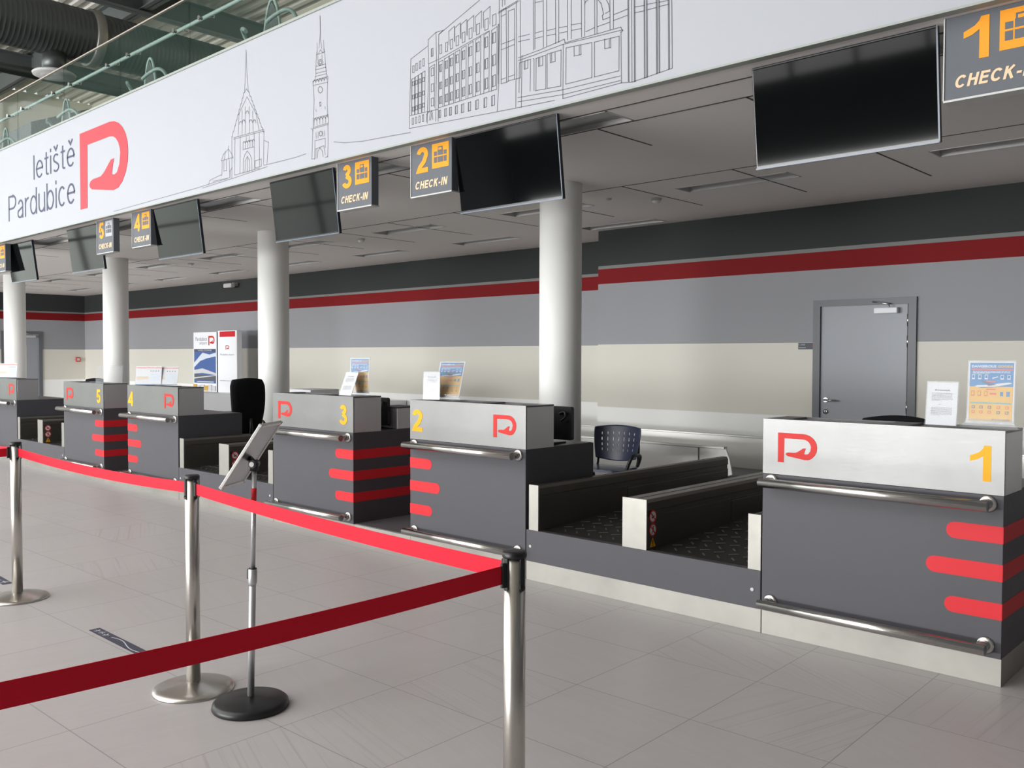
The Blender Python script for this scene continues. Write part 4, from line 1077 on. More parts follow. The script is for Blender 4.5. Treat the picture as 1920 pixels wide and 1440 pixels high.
for n, a, odd in (('1', A1, True), ('2', A2, False), ('3', A3, True), ('4', A4, False), ('5', A5, True), ('', A6, False)):
    lab = 'check-in desk with yellow number %s, %s' % (n, dl[n]) if n else 'check-in desk cut off by the left picture edge, logo at its right end'
    tag(desk(a, n, odd), lab, 'desk', 'check-in desks')
# low steel platforms in the gaps between paired desks
for x0, x1, l in ((A3+WD, A2, 'in the gap between the nearer pair of desks'), (A5+WD, A4, 'deep in shade between the two far desks, mostly hidden')):
    m = MB(); m.box(x0+.002, x1-.002, .004, 1.9, 0, ZB, STEELP, .001); m.box(x0+.002, x1-.002, .016, 1.9, ZB, ZB+.004, LAMTOP); tag(m.build('steel_platform'), 'low steel-edged platform with dark top '+l, 'platform')

# ================================================================ baggage conveyors
def warn(mb, y, z, kind, T):
    # stickers on a wall facing +x : build facing -y in local, then rotate
    if kind == 'tri':
        flat(mb, [(y-.032, z-.028), (y+.032, z-.028), (y, z+.03)], -.0008, YEL, T); flat(mb, [(y-.004, z-.012), (y+.004, z-.012), (y+.005, z+.014), (y-.005, z+.014)], -.0016, BLK, T); rect(mb, y-.004, y+.004, z-.022, z-.016, -.0016, BLK, T); return
    circ = lambda r_, k=24: [(y+r_*cos(2*pi*i/k), z+r_*sin(2*pi*i/k)) for i in range(k)]
    flat(mb, circ(.040), -.0008, REDLAMP, T); flat(mb, circ(.031), -.0014, PAPER, T)
    if kind == 'walk':
        flat(mb, [(y-.004, z+.012), (y+.008, z+.012), (y+.008, z-.004), (y+.018, z-.022), (y+.012, z-.024), (y, z-.008), (y-.010, z-.024), (y-.016, z-.022), (y-.004, z-.002)], -.002, BLK, T)
        flat(mb, [(y+.002+.006*cos(a*pi/4), z+.019+.006*sin(a*pi/4)) for a in range(8)], -.002, BLK, T)
    else:
        flat(mb, [(y-.016, z-.006), (y+.012, z+.006), (y+.016, z-.002), (y-.010, z-.014)], -.002, BLK, T); flat(mb, [(y-.016, z+.012), (y-.006, z+.018), (y-.002, z+.006), (y-.012, z)], -.002, BLK, T)
    q = .0035; a = pi/4
    flat(mb, [(y-.027, z+.021), (y-.021, z+.027), (y+.027, z-.021), (y+.021, z-.027)], -.0026, REDLAMP, T)
def conveyor(x0, x1, lab, yend_l=2.52):
    r = tag(empty('baggage_conveyor', (x0, 0, 0)), lab, 'conveyor', 'baggage conveyors between the desks'); w = x1-x0
    zf = .345; zt = .655
    m = MB(); m.box(.004, w-.004, .004, .05, 0, ZB, STEELP, .001); m.build('plinth', r)
    m = MB(); m.box(.006, w-.006, .0, .035, ZB, zf, LAM, .0015); m.build('front_panel', r)
    for X in (.045, w-.055):
        m = MB(); m.lathe([(.011, 0), (.011, .003), (.006, .004)], LAMPF, 16, T=TR(X, 0, .233, rx=pi/2)); m.build('screw', r)
    walls = ((.03, .115, yend_l), (w*.462, w*.565, 3.0), (w-.085, w-.006, 3.0))
    for k, (a, b_, ye) in enumerate(walls):
        m = MB(); m.box(a, b_, .0, .012, zf, zt, STEELP, .001); m.build('end_plate', r)
        m = MB(); R_ = .018
        P = [(a+.002, .25), (b_-.002, .25), (b_-.002, zt-.11), (b_-.010, zt-.105), (b_-.010, zt-.075), (b_-.002, zt-.07), (b_-.002, zt-R_-.004), (b_-R_, zt-.004), (a+R_, zt-.004), (a+.002, zt-R_-.004)]
        m.prism(P, 'y', .0125, ye, STEELD)
        m.box((a+b_)/2-.002, (a+b_)/2+.002, .02, ye, zt-.005, zt-.0025, GAP)
        m.box(b_-.0025, b_-.0012, 1.02, 1.026, .38, zt-.11, GAP); m.box(b_-.0022, b_+.0002, 1.01, ye-.04, zt-.125, zt-.122, STEELP)
        wl = m.build('side_wall', r)
        if k == 1:
            T = TR(b_-.002, 0, 0, rz=pi/2)
            for kind, z in (('hand', .545), ('walk', .462), ('tri', .385)):
                s_ = MB(); warn(s_, .07, z, kind, T); s_.build('warning_sticker', wl)
            s_ = MB(); s_.box(b_-.002, b_+.004, 2.1, 2.14, .56, .585, BLK); s_.build('sensor', wl)
    for (a, b_) in ((walls[0][1]-.002, walls[1][0]+.002), (walls[1][1]-.002, walls[2][0]+.002)):
        sl = .06; y1 = 2.6; z0 = zf-.012
        m = MB(); m.prism([(.05, z0-.05), (.05, z0-.004), (.09, z0+.008), (y1, z0+sl*(y1-.05)), (y1, z0+sl*y1-.06)], 'x', a, b_, BELT); bt = m.build('belt', r)
        m = MB(); ny = 26; nx = 7
        for j in range(ny):
            for i in range(nx):
                X = a+(i+.5+(.25 if j % 2 else -.25))*(b_-a)/nx; Y = .14+j*.094; Z = z0+.008+sl*(Y-.05)
                if X-.03 < a or X+.03 > b_: continue
                d_ = 1 if j % 2 else -1
                m.box(-.030, .030, -.0045, .0045, 0, .004, BELTRIB, T=TR(X, Y, Z, rz=d_*radians(50)))
        o = m.build('belt_ribs', bt); o['kind'] = 'stuff'
        m = MB(); m.box(a, b_, .035, .06, z0-.03, z0+.010, STEELD, .002); m.build('entry_lip', r)
    return r
conveyor(A2+WD, A1, 'pair of baggage conveyors with steel side walls between desk 2 and desk 1')
conveyor(A4+WD, A3, 'pair of baggage conveyors between desk 4 and desk 3, behind the sign stand')
conveyor(A6+WD, A5, 'pair of baggage conveyors left of desk 5')

# collector line behind the desks
r = tag(empty('collector_conveyor', (0, 3.1, 0)), 'long low collector conveyor with brushed steel guards running along the back wall', 'conveyor')
m = MB(); m.box(-7.0, -2.25, .42, .44, 0, .60, STEELB, .001); m.box(-7.0, -2.25, .40, .46, .60, .625, STEELB, .003); m.prism([(-2.25, .0), (-2.10, 0), (-2.20, .50), (-2.25, .62)], 'y', .42, .44, STEELB)
m.box(-2.56, -2.55, .412, .42, 0, .60, STEELD); m.build('front_guard', r)
m = MB(); m.box(-7.0, 3.0, 1.24, 1.26, 0, .66, STEELB, .001); m.box(-7.0, 3.0, 1.22, 1.28, .655, .675, STEELB, .003); m.build('rear_guard', r)
m = MB(); m.box(-7.0, 3.0, .47, 1.22, .25, .32, BELT); m.build('belt', r)
m = MB(); m.box(-2.0, 3.0, .0, .46, .0, .20, BLK); m.box(-1.2, -1.08, 1.23, 1.24, .33, .40, BLK); m.build('drive_unit', r)
m = MB(); m.box(-17.2, -9.9, 4.95, 5.84, 0, .75, GREYBOX, .004); tag(m.build('steel_ledge'), 'low grey ledge along the far wall carrying the two info stands', 'ledge')
m = MB(); m.box(-9.3, -8.68, 3.0, 3.5, 0, 1.035, WPANEL, .004); tag(m.build('white_cabinet'), 'plain white cabinet top seen behind desk 3 beside the column', 'cabinet')

# ================================================================ things on the desks
def monitor(x, y, z, lab, rz=0):
    r = tag(empty('computer_monitor', (x, y, z), rz), lab, 'monitor', 'black monitors on the desk worktops')
    m = MB(); m.box(-.10, .10, -.07, .09, 0, .012, BLK, .004); m.build('base', r)
    m = MB(); m.tube([(0, 0, .01), (0, .0, .12)], .018, BLK, 12); m.build('neck', r)
    m = MB(); P = []
    w, z0, z1, c_ = .21, .03, .272, .018
    for cx_, cz_, a0 in ((w-c_, z1-c_, 0), (-w+c_, z1-c_, 90), (-w+c_, z0+c_, 180), (w-c_, z0+c_, 270)):
        P += [(cx_+c_*cos(radians(a0+k*22.5)), cz_+c_*sin(radians(a0+k*22.5))) for k in range(5)]
    m.prism(P[::-1], 'y', .012, .040, BLK); m.build('display_housing', r)
    m = MB(); m.box(-w+.012, w-.012, .040, .0415, z0+.014, z1-.014, SCREEN); m.build('display', r)
    m = MB(); m.tube(smooth_pts([(.10, .008, .22), (.16, -.01, .235), (.18, -.02, .20), (.13, -.01, .17)], 5), .008, BLK, 8); m.build('cable', r)
monitor(-1.955, .46, ZS+.003, 'black monitor seen from behind on the worktop of desk 2')
monitor(-3.985, .42, ZS+.003, 'black monitor corner showing behind the right end of desk 3')
m = MB(); m.box(-.14, .14, -.125, .125, 0, .185, GREYBOX, .004); m.box(-.145, .145, -.13, .13, .185, .194, LAM); tag(m.build('metal_box', loc=(-3.835, .60, ZS+.003)), 'small grey metal box on the right rear of desk 3 worktop', 'box')

def holder(kind, x, y, rz, lean, lab, cat='leaflet holder', z=HT):
    """acrylic stand with a printed sheet"""
    r = tag(empty('poster_stand' if kind == 'poster' else 'notice_stand', (x, y, z), rz), lab, cat)
    if kind == 'poster': w, h, z0 = .21, .297, .02
    elif kind == 'note': w, h, z0 = .148, .21, .004
    else: w, h, z0 = .297, .21, .004
    T = TR(0, 0, 0, rx=-lean)
    m = MB(); m.box(-w/2-.004, w/2+.004, .0, .002, z0, z0+h+.006, ACRYL, T=T); m.box(-w/2-.004, w/2+.004, -.006, -.0045, z0, z0+h+.006, ACRYL, T=T)
    if kind == 'poster': m.prism([(-w/2-.03, 0), (w/2+.03, 0), (w/2-.01, .045), (-w/2+.01, .045)], 'y', -.012, -.009, ACRYL); m.box(-w/2-.03, w/2+.03, -.05, .08, 0, .003, ACRYL)
    else: m.box(-w/2-.004, w/2+.004, -.006, .07+h*sin(lean), 0, .0025, ACRYL)
    m.build('holder', r)
    m = MB(); y = -.0025; m.box(-w/2, w/2, -.002, 0, z0, z0+h, PAPER, T=T); yq = -.0028
    if kind == 'poster':
        q = lambda u0, u1, v0, v1, mm, d=0: rect(m, -w/2+u0*w, -w/2+u1*w, z0+h*(1-v1), z0+h*(1-v0), yq-d*.0003, mm, T)
        q(.035, .965, .02, .96, PYEL); q(.035, .965, .02, .40, SKYB, 1)
        flat(m, [(-w/2+.035*w, z0+h*.62), (-w/2+.5*w, z0+h*.585), (-w/2+.965*w, z0+h*.63), (-w/2+.965*w, z0+h*.66), (-w/2+.035*w, z0+h*.66)], yq-.0006, SKYB, T)
        X = lambda u: -w/2+u*w
        put_text(m, 'DANGEROUS', X(.07), X(.60), z0+h*.905, z0+h*.945, yq-.0010, PAPER, .04, 0, T); put_text(m, 'GOODS', X(.63), X(.95), z0+h*.905, z0+h*.945, yq-.0010, PYEL, .04, 0, T)
        q(.07, .95, .115, .138, PORG, 4); lines_text(m, X(.1), X(.9), z0+h*.80, z0+h*.85, yq-.001, PAPER, 3, T)
        for u in (.08, .22, .36, .70, .84): q(u, u+.07, .21, .285, PAPER, 4); q(u+.012, u+.058, .22, .265, SKYB, 6)
        flat(m, [(X(.52), z0+h*.74), (X(.64), z0+h*.765), (X(.65), z0+h*.755), (X(.53), z0+h*.725)], yq-.001, PAPER, T)
        # airliner
        P = smooth_pts([(X(.14), z0+h*.615, 0), (X(.40), z0+h*.625, 0), (X(.80), z0+h*.665, 0), (X(.93), z0+h*.665, 0), (X(.90), z0+h*.645, 0), (X(.60), z0+h*.60, 0), (X(.25), z0+h*.585, 0)], 4, True)
        flat(m, [(p.x, p.y) for p in P], yq-.0012, PAPER, T)
        flat(m, [(X(.14), z0+h*.60), (X(.09), z0+h*.70), (X(.13), z0+h*.70), (X(.22), z0+h*.62)], yq-.0014, SKYB, T)
        flat(m, [(X(.62), z0+h*.63), (X(.30), z0+h*.70), (X(.26), z0+h*.70), (X(.45), z0+h*.61)], yq-.0015, PIX, T); flat(m, [(X(.20), z0+h*.588), (X(.60), z0+h*.60), (X(.88), z0+h*.64), (X(.60), z0+h*.592), (X(.3), z0+h*.578)], yq-.0016, PIX, T)
        q(.40, .60, .305, .325, PORG, 4); q(.40, .60, .435, .455, PORG, 4)
        for u in (.08, .22, .36): q(u, u+.07, .47, .555, PORG, 4); q(u+.012, u+.058, .48, .54, PYEL, 5)
        q(.48, .62, .50, .53, PORG, 4); q(.70, .76, .48, .55, SKYB, 4); q(.83, .90, .475, .555, SKYB, 4)
        q(.06, .94, .655, .675, mat('poster_teal', c(90, 160, 170), .5), 4)
        for v in (.71, .79):
            for u in (.10, .27, .45, .64, .82): q(u, u+.07, v, v+.045, PIX if (u > .5) == (v > .75) else PORG, 4); q(u+.015, u+.055, v+.01, v+.035, PYEL, 5)
        put_text(m, 'RYANAIR', X(.55), X(.93), z0+h*.055, z0+h*.085, yq-.0012, PIX, .02, 0, T)
    elif kind == 'note':
        put_text(m, 'RYANAIR', -w*.24, w*.26, z0+h*.80, z0+h*.835, yq-.0004, INK, .03, 0, T)
        lines_text(m, -w*.34, w*.34, z0+h*.56, z0+h*.76, yq-.0004, INK, 7, T, .32); lines_text(m, -w*.1, w*.12, z0+h*.47, z0+h*.50, yq-.0004, INK, 1, T, .4); lines_text(m, -w*.34, w*.34, z0+h*.22, z0+h*.42, yq-.0004, INK, 8, T, .32)
    else:
        rect(m, -w/2, w/2, z0+h*.90, z0+h*.95, yq, PORG, T); rect(m, -w/2, w/2, z0, z0+h*.03, yq, SKYB, T)
        for i in range(4): rect(m, w*(.06+i*.1), w*(.10+i*.1), z0+h*.72, z0+h*.78, yq, INK, T)
        lines_text(m, -w*.46, w*.0, z0+h*.25, z0+h*.45, yq, PYEL, 4, T, .5); lines_text(m, w*.1, w*.45, z0+h*.2, z0+h*.62, yq, mat('pale_print', c(190, 205, 225), .6), 6, T, .5)
    m.build('sheet', r)
    return r
holder('note', .888, .115, radians(-6), radians(6), 'small white notice sheet in a holder on desk 1')
holder('poster', 1.105, .13, radians(-5), radians(3), 'blue and yellow dangerous goods poster in clear stand on desk 1')
holder('note', -2.822, .09, radians(14), radians(2), 'small upright white notice sheet on the left end of desk 2')
holder('poster', -2.745, .17, radians(22), radians(24), 'leaning blue and yellow dangerous goods poster behind the notice on desk 2')
holder('note', -3.875, .055, radians(6), radians(24), 'small white notice sheet leaning back on desk 3')
holder('poster', -3.86, .195, radians(12), radians(2), 'upright blue and yellow dangerous goods poster on desk 3')
holder('card', -7.66, .12, radians(40), radians(8), 'white landscape card with orange heading on desk 4')
holder('card', -7.52, .24, radians(40), radians(14), 'second pale card standing behind the white card on desk 4').location.z = HT
holder('card', -12.25, .12, radians(40), radians(8), 'white landscape card with orange heading on the leftmost desk')
r = tag(empty('acrylic_holder', (-8.72, .13, HT), radians(60)), 'empty clear acrylic leaflet holder on the right end of desk 5', 'leaflet holder')
m = MB(); T = TR(rx=-radians(26)); m.box(-.15, .15, 0, .003, 0, .24, ACRYL, T=T); m.box(-.15, .15, 0, .10, 0, .003, ACRYL); m.build('back_plate', r)
m = MB(); m.box(-.15, .15, -.032, -.029, 0, .20, ACRYL); m.build('front_pocket', r)

# ================================================================ chairs
def office_chair(loc, rz, top, lab, arms=True, group='black office chairs'):
    r = tag(empty('office_chair', loc, rz), lab, 'chair', group)
    s = top-.55                                    # back height above z .55
    m = MB(); n = 14; rows = []
    for j in range(n+1):
        t = j/n; z = .56 + t*(top-.56); hw = .17 + .06*sin(min(t*1.3, 1)*pi/2) - (.05*max(0, t-.85)/.15*.7); yy = .20 + .05*sin(t*pi) - .04*t + .06*t*t
        row = []
        for i in range(9): u = -1+2*i/8; row.append((u*hw, yy - .045*u*u, z - (.02*u*u if j == n else 0)))
        rows.append(row)
    vs = [p for rw in rows for p in rw] + [(p[0]*.97, p[1]+.045, p[2]) for rw in rows for p in rw]
    M_ = (n+1)*9; fs = []
    for j in range(n):
        for i in range(8):
            a = j*9+i; fs.append([a, a+1, a+10, a+9]); fs.append([M_+a+9, M_+a+10, M_+a+1, M_+a])
    for j in range(n): a = j*9; fs.append([a, a+9, M_+a+9, M_+a]); a += 8; fs.append([a+9, a, M_+a, M_+a+9])
    for i in range(8): fs.append([i+1, i, M_+i, M_+i+1]); a = n*9+i; fs.append([a, a+1, M_+a+1, M_+a])
    m.add(vs, fs, BLKFAB, True); m.build('backrest', r)
    m = MB(); P = [(-.23, -.22), (.23, -.22), (.25, .0), (.22, .22), (-.22, .22), (-.25, 0)]; P = [(p.x, p.y) for p in smooth_pts([(a, b_, 0) for a, b_ in P], 5, True)]
    m.prism(P, 'z', .44, .51, BLKFAB); m.build('seat', r)
    m = MB(); m.tube([(0, .10, .44), (0, .27, .45), (0, .29, .62), (0, .27, .75)], .022, BLK, 10); m.build('back_support', r)
    m = MB(); m.lathe([(.03, .10), (.03, .28), (.02, .29), (.02, .44)], BLK, 16); m.build('gas_lift', r)
    m = MB()
    for k in range(5): a = 2*pi*k/5+.3; m.tube([(0, 0, .10), (.28*cos(a), .28*sin(a), .065)], [.028, .016], BLK, 8)
    b_ = m.build('star_base', r)
    for k in range(5):
        a = 2*pi*k/5+.3; q = MB(); q.lathe([(.028, -.02), (.028, .02)], BLK, 14, T=TR(.28*cos(a), .28*sin(a), .028, rx=pi/2)); q.build('castor', b_)
    if arms:
        for sx in (-1, 1):
            m = MB(); m.tube(smooth_pts([(sx*.22, .10, .46), (sx*.29, .10, .50), (sx*.30, .08, .66), (sx*.29, -.02, .70), (sx*.28, -.18, .70)], 5), .018, BLK, 10); m.build('armrest', r)
    return r
office_chair((-7.92, 1.42, 0), radians(-92), 1.25, 'tall black office chair turned sideways behind desk 4')
office_chair((.30, 1.02, 0), radians(8), 1.16, 'black chair of which only the backrest top shows behind desk 1')
office_chair((-14.1, 2.0, 0), radians(20), 1.12, 'black chair of which only the rounded top shows behind desk 5')
# blue perforated visitor chair
r = tag(empty('visitor_chair', (-2.90, 2.45, 0), radians(12)), 'navy blue plastic visitor chair with perforated backrest behind the conveyors', 'chair')
nu, nv = 43, 26; m = MB(); vs = []; fs = []; holes = set()
for q in range(7):
    for p_ in range(4): holes.add((6+q*5, 8+p_*4))
def bp(u, v, off):
    w_ = .25 - .035*(1-v)**2 - .01*max(0, v-.9)*10*.5; x = (u*2-1)*w_
    ed = 1-(2*u-1)**2
    z = .53 + v*.30 + (.022*ed*(v > .5)*(v-.5)*2 - .03*ed*(1-v)*(v < .6))
    return (x, .20 + .045*v - .05*(2*u-1)**2*.9 + off, z)
for off in (0, .010):
    for j in range(nv+1):
        for i in range(nu+1): vs.append(bp(i/nu, j/nv, off))
M_ = (nu+1)*(nv+1)
for j in range(nv):
    for i in range(nu):
        a = j*(nu+1)+i
        if (i, j) in holes or (i, j+1) in holes :
            continue
        fs.append([a, a+1, a+nu+2, a+nu+1]); fs.append([M_+a+nu+1, M_+a+nu+2, M_+a+1, M_+a])
for j in range(nv): a = j*(nu+1); fs.append([a, a+nu+1, M_+a+nu+1, M_+a]); a += nu; fs.append([a+nu+1, a, M_+a, M_+a+nu+1])
for i in range(nu): fs.append([i+1, i, M_+i, M_+i+1]); a = nv*(nu+1)+i; fs.append([a, a+1, M_+a+1, M_+a])
m.add(vs, fs, BLUE, True); m.build('backrest', r)
m = MB(); P = smooth_pts([(-.22, -.22, 0), (0, -.245, 0), (.22, -.22, 0), (.225, .0, 0), (.20, .18, 0), (-.20, .18, 0), (-.225, 0, 0)], 5, True)
m.prism([(p.x, p.y) for p in P], 'z', .435, .46, BLUE); m.build('seat', r)
for sx in (-1, 1):
    m = MB(); m.tube(smooth_pts([(sx*.21, .22, .82), (sx*.215, .225, .60), (sx*.21, .16, .43), (sx*.21, -.16, .42), (sx*.215, -.24, .02)], 6), .012, BLK, 10); m.build('side_frame', r)
    m = MB(); m.tube([(sx*.215, .10, .42), (sx*.22, .24, .01)], .012, BLK, 10); m.build('leg', r)
    if sx < 0: continue
    m = MB(); m.tube(smooth_pts([(sx*.215, .20, .46), (sx*.26, .16, .56), (sx*.27, .02, .585), (sx*.26, -.06, .56), (sx*.22, -.08, .44)], 6), .017, BLK, 10); m.build('armrest', r)

# ================================================================ info stands at the far wall
r = tag(empty('leaflet_rack', (-15.93, 5.25, .752)), 'white leaflet rack with airport photo poster on the ledge at the far wall', 'display stand')
m = MB(); m.box(-.50, .50, 0, .30, 0, 1.285, WPANEL, .004); m.box(.500, .505, .01, .30, 0, 1.28, BEAM); m.build('cabinet', r)  # thin dark sheet on the right side paints in its shade
m = MB(); put_logo(m, .16, .42, 1.0, 1.20, -.001, LOGO); put_text(m, 'Pardubice', -.40, .10, 1.10, 1.18, -.002, NAVY, -.01); put_text(m, 'airport', -.22, .10, 1.0, 1.08, -.002, NAVY, -.01); m.build('header', r)
m = MB(); rect(m, -.47, .47, .18, .92, -.001, PBLUE); rect(m, -.47, .47, .86, .92, -.002, NAVY); put_text(m, 'WELCOME', -.3, .3, .872, .905, -.003, PAPER, .01)
flat(m, [(-.47, .62), (-.1, .84), (.2, .80), (.47, .84), (.47, .76), (.1, .72), (-.2, .66), (-.47, .52)], -.002, mat('cloud_white', c(214, 222, 234), .5))
flat(m, [(-.47, .46), (-.1, .50), (.47, .40), (.47, .36), (-.1, .40), (-.47, .38)], -.003, PAPER); flat(m, [(-.47, .38), (.0, .36), (.47, .34), (.47, .24), (-.47, .24)], -.0025, SIGNG); flat(m, [(-.47, .30), (.47, .36), (.47, .345), (-.47, .27)], -.0035, PAPER); rect(m, -.47, .47, .18, .24, -.003, PBLUE); rect(m, -.35, .38, .20, .22, -.004, PAPER); m.build('photo_poster', r)
for i in range(6):
    m = MB(); m.box(-.48+i*.162, -.34+i*.162, -.02, 0, .02, .15-.02*(i % 2), PAPER if i % 3 else PYEL, .002); m.build('leaflet', r)
r = tag(empty('info_pylon', (-14.9, 5.20, .752)), 'white pylon with red top band and small airport logo on the ledge', 'display stand')
m = MB(); m.box(-.385, .385, 0, .12, 0, 1.30, WPANEL, .004); m.build('body', r)
m = MB(); m.box(-.30, .32, -.004, .0, 1.17, 1.285, RED); m.build('red_band', r)
m = MB(); put_logo(m, -.06, .08, .90, .99, -.001, LOGO); put_text(m, 'Pardubice airport', -.28, .28, .77, .82, -.002, NAVY, -.01); put_text(m, 'www.airport-pardubice.cz', -.30, .30, .235, .265, -.002, NAVY, 0); m.build('print', r)

# ================================================================ barrier posts and belts
def barrier(x, y, lab, belts=()):
    r = tag(empty('barrier_post', (x, y, 0)), lab, 'barrier post', 'steel belt barrier posts')
    m = MB(); m.lathe([(.180, 0), (.180, .006), (.174, .014), (.150, .022), (.05, .040), (.034, .042)], POST, 56); m.build('base', r)
    m = MB(); m.lathe([(.031, .038), (.031, .968)], POST, 40); m.build('pole', r)
    m = MB(); m.lathe([(.0335, .966), (.0345, .970), (.0345, .978), (.031, .984), (.012, .985)], BLK, 40); m.build('cap', r)
    for k in range(4):
        a = k*pi/2+(belts[0][0] if belts else 0); m = MB(); T = TR(rz=a)
        m.box(.026, .0345, -.0085, .0085, .885, .968, BLK, .002, T=T); m.lathe([(.0085, 0), (.0085, .008)], BLK, 14, T=T @ TR(.0265, 0, .885, ry=pi/2)); m.build('belt_slot', r)
    for a, tx, ty, sag in belts:
        v = Vector((tx-x, ty-y)); L = v.length; u = v/L; n_ = 28; vs = []
        s0, s1 = .046, L-.036; zt = .951; hw = .0255
        for i in range(n_+1):
            t = i/n_; d_ = s0+(s1-s0)*t; z = zt-.028-sag*4*t*(1-t)
            for sd in (-.0009, .0009):
                px, py = u.x*d_-u.y*sd, u.y*d_+u.x*sd
                vs += [(px, py, z-hw), (px, py, z+hw)]
        fs = []
        for i in range(n_):
            a0 = 4*i; b0 = a0+4
            fs += [[a0, b0, b0+1, a0+1], [a0+3, b0+3, b0+2, a0+2], [a0+1, b0+1, b0+3, a0+3], [a0+2, b0+2, b0, a0]]
        fs += [[0, 1, 3, 2], [4*n_+2, 4*n_+3, 4*n_+1, 4*n_]]
        m = MB(); m.add(vs, fs, TAPE, False); m.build('belt', r)
        T = TR(rz=math.atan2(u.y, u.x)); m = MB(); m.box(.034, .050, -.006, .006, .887, .955, BLK, .002, T=T); m.build('belt_clip', r)
        m = MB(); m.box(L-.050, L-.033, -.006, .006, .890, .955, BLK, .002, T=T); m.build('belt_clip', r)
    return r
PA, PB, PC, PD, PE = (.679, -2.735), (-1.478, -2.570), (-3.733, -2.568), (.52, -4.90), (-5.98, -2.566)
aAB = math.atan2(PB[1]-PA[1], PB[0]-PA[0])
barrier(PA[0], PA[1], 'nearest steel barrier post with black cap, cut off at the bottom of the picture', ((aAB, PB[0], PB[1], .012), (aAB, PD[0], PD[1], .022)))
barrier(PB[0], PB[1], 'middle steel barrier post standing beside the black-based sign stand', ((pi, PC[0], PC[1], .022),))
barrier(PC[0], PC[1], 'farthest visible steel barrier post, near the left picture edge', ((pi, PE[0], PE[1], .022), (pi, -3.9, -4.75, .022)))
barrier(PD[0], PD[1], 'steel barrier post left of the camera that holds the dark red belt')
barrier(PE[0], PE[1], 'steel barrier post beyond the left picture edge, in line with the queue')
barrier(-3.9, -4.75, 'steel barrier post beyond the left picture edge, nearer than the queue line')

# ================================================================ tilted sign stand
r = tag(empty('sign_stand', (-1.103, -2.501, 0)), 'height adjustable sign stand with tilted silver frame and round black base', 'sign stand')
m = MB(); m.lathe([(.160, 0), (.164, .006), (.160, .024), (.148, .034), (.05, .044), (.018, .05)], BLK, 56); m.build('base', r)
m = MB(); m.lathe([(.0145, .04), (.0145, .57)], SATIN, 24); m.build('lower_pole', r)
m = MB(); m.lathe([(.0105, .57), (.0105, 1.045)], SATIN, 24); m.build('upper_pole', r)
m = MB(); m.lathe([(.0145, .53), (.019, .545), (.019, .60), (.016, .605)], SATIN, 24); cl_ = m.build('clamp_collar', r)
m = MB(); m.box(-.034, -.018, -.010, .010, .555, .60, BLK, .003); m.lathe([(.017, .600), (.017, .607)], BLK, 20); m.build('clamp_lever', cl_)
m = MB(); m.lathe([(.0112, .90), (.0112, .955)], RED, 20); m.build('red_label', r)
th = radians(34); tl = radians(57)
d1 = Vector((cos(th)*cos(tl), sin(th)*cos(tl), sin(tl))); d2 = Vector((-sin(th), cos(th), 0)); nn = d1.cross(d2)
Tm = Matrix((d2, d1, -nn)).transposed().to_4x4(); Tm.translation = Vector((-.058, .02, 1.095)) 
# local: x = width, y = up the panel, z = -nn (towards the back)
w, h = .108, .166
m = MB(); m.box(-w+.008, w-.008, -h+.008, h-.008, -.003, .003, GREYBOX, T=Tm); m.build('poster_panel', r)
m = MB()
for (x0, x1, y0, y1) in ((-w, -w+.014, -h, h), (w-.014, w, -h, h), (-w+.014, w-.014, -h, -h+.014), (-w+.014, w-.014, h-.014, h)):
    m.box(x0, x1, y0, y1, -.008, .008, CHROME, .003, T=Tm)
for sx in (-1, 1):
    for sy in (-1, 1): m.box(sx*w-.012 if sx > 0 else -w-.001, sx*w+.001 if sx > 0 else -w+.012, sy*h-.012 if sy > 0 else -h-.001, sy*h+.001 if sy > 0 else -h+.012, -.009, .009, LAMPF, .003, T=Tm)
m.build('snap_frame', r)
m = MB(); back = Tm @ Vector((0, -.03, .0)); 
m.tube([(0, 0, 1.03), (0, 0, 1.062)], .018, BLK, 16); m.tube([(0, 0, 1.06), tuple(Tm @ Vector((0, -.02, .005))), ], .014, BLK, 12)
m.tube([tuple(Vector((0, 0, 1.06)) + d2*k) for k in (-.024, .024)], .017, BLK, 20); tj = m.build('tilt_joint', r)
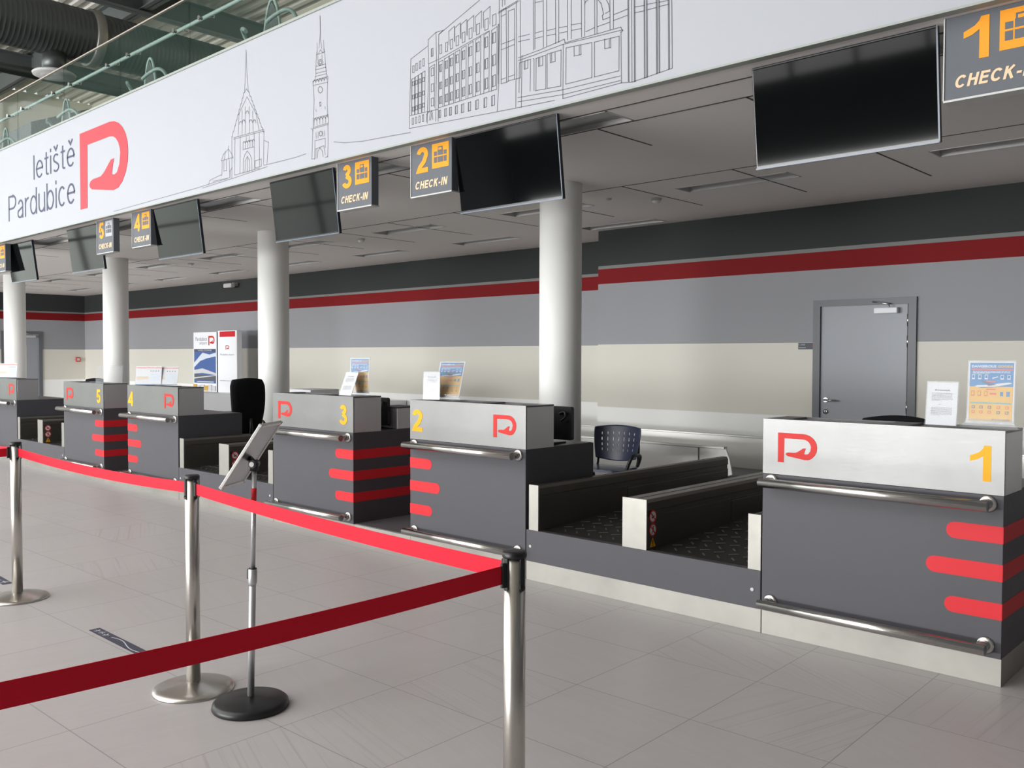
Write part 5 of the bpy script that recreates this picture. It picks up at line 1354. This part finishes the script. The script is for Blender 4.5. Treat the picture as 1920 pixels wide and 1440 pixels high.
m = MB(); m.tube([tuple(Vector((0, 0, 1.06)) + d2*k) for k in (-.029, -.024)], .011, CHROME, 16); m.build('joint_bolt', tj)

SH = Matrix(((1, 0, .016, 0), (0, 1, .014, 0), (0, 0, 1, 0), (0, 0, 0, 1)))      # the pole leans slightly
for ch in r.children_recursive:
    if ch.name.split('.')[0] != 'base': ch.data.transform(SH)

# ================================================================ floor stickers
def sticker(x0, y0, x1, y1, lab):
    v = Vector((x1-x0, y1-y0)); L = v.length; r = tag(empty('floor_sticker', (x0, y0, 0), math.atan2(v.y, v.x)), lab, 'floor sticker', 'dark floor stickers with white aircraft')
    m = MB(); m.box(0, L, -.031, .031, 0, .0012, STK); m.build('strip', r)
    m = MB(); z = .0018
    def pl(cx_, s, a):
        for P in ([(-.5, .06), (.5, .08), (.5, -.08), (-.5, -.06)], [(.15, .05), (-.15, .5), (-.28, .5), (-.08, 0), (-.28, -.5), (-.15, -.5), (.15, -.05)], [(-.40, 0), (-.52, .2), (-.6, .2), (-.52, 0), (-.6, -.2), (-.52, -.2)]):
            m.add([(cx_+s*(p[0]*cos(a)-p[1]*sin(a)), s*(p[0]*sin(a)+p[1]*cos(a)), z) for p in P], [list(range(len(P)))[::-1]], PAPER)
    pl(L*.07, .04, .3); pl(L*.145, .04, -.3); pl(L*.22, .04, .3); pl(L*.9, .06, pi)
    for (a0, a1, cy, sg_) in ((.30, .55, .012, 1), (.55, .82, -.012, -1)):
        pts = [(L*(a0+(a1-a0)*t/8), -cy*0+sg_*.016*sin(pi*t/8)) for t in range(9)]
        for p, q in zip(pts[:-1], pts[1:]): m.add([(p[0], p[1]-.003, z), (q[0], q[1]-.003, z), (q[0], q[1]+.003, z), (p[0], p[1]+.003, z)], [(0, 1, 2, 3)], PAPER)
    m.build('aircraft_print', r)
sticker(-2.735, -2.503, -2.0, -2.505, 'dark floor sticker with white aircraft between the middle and far barrier posts')
sticker(-4.93, -2.46, -4.165, -2.485, 'dark floor sticker at the left picture edge behind the far barrier post')
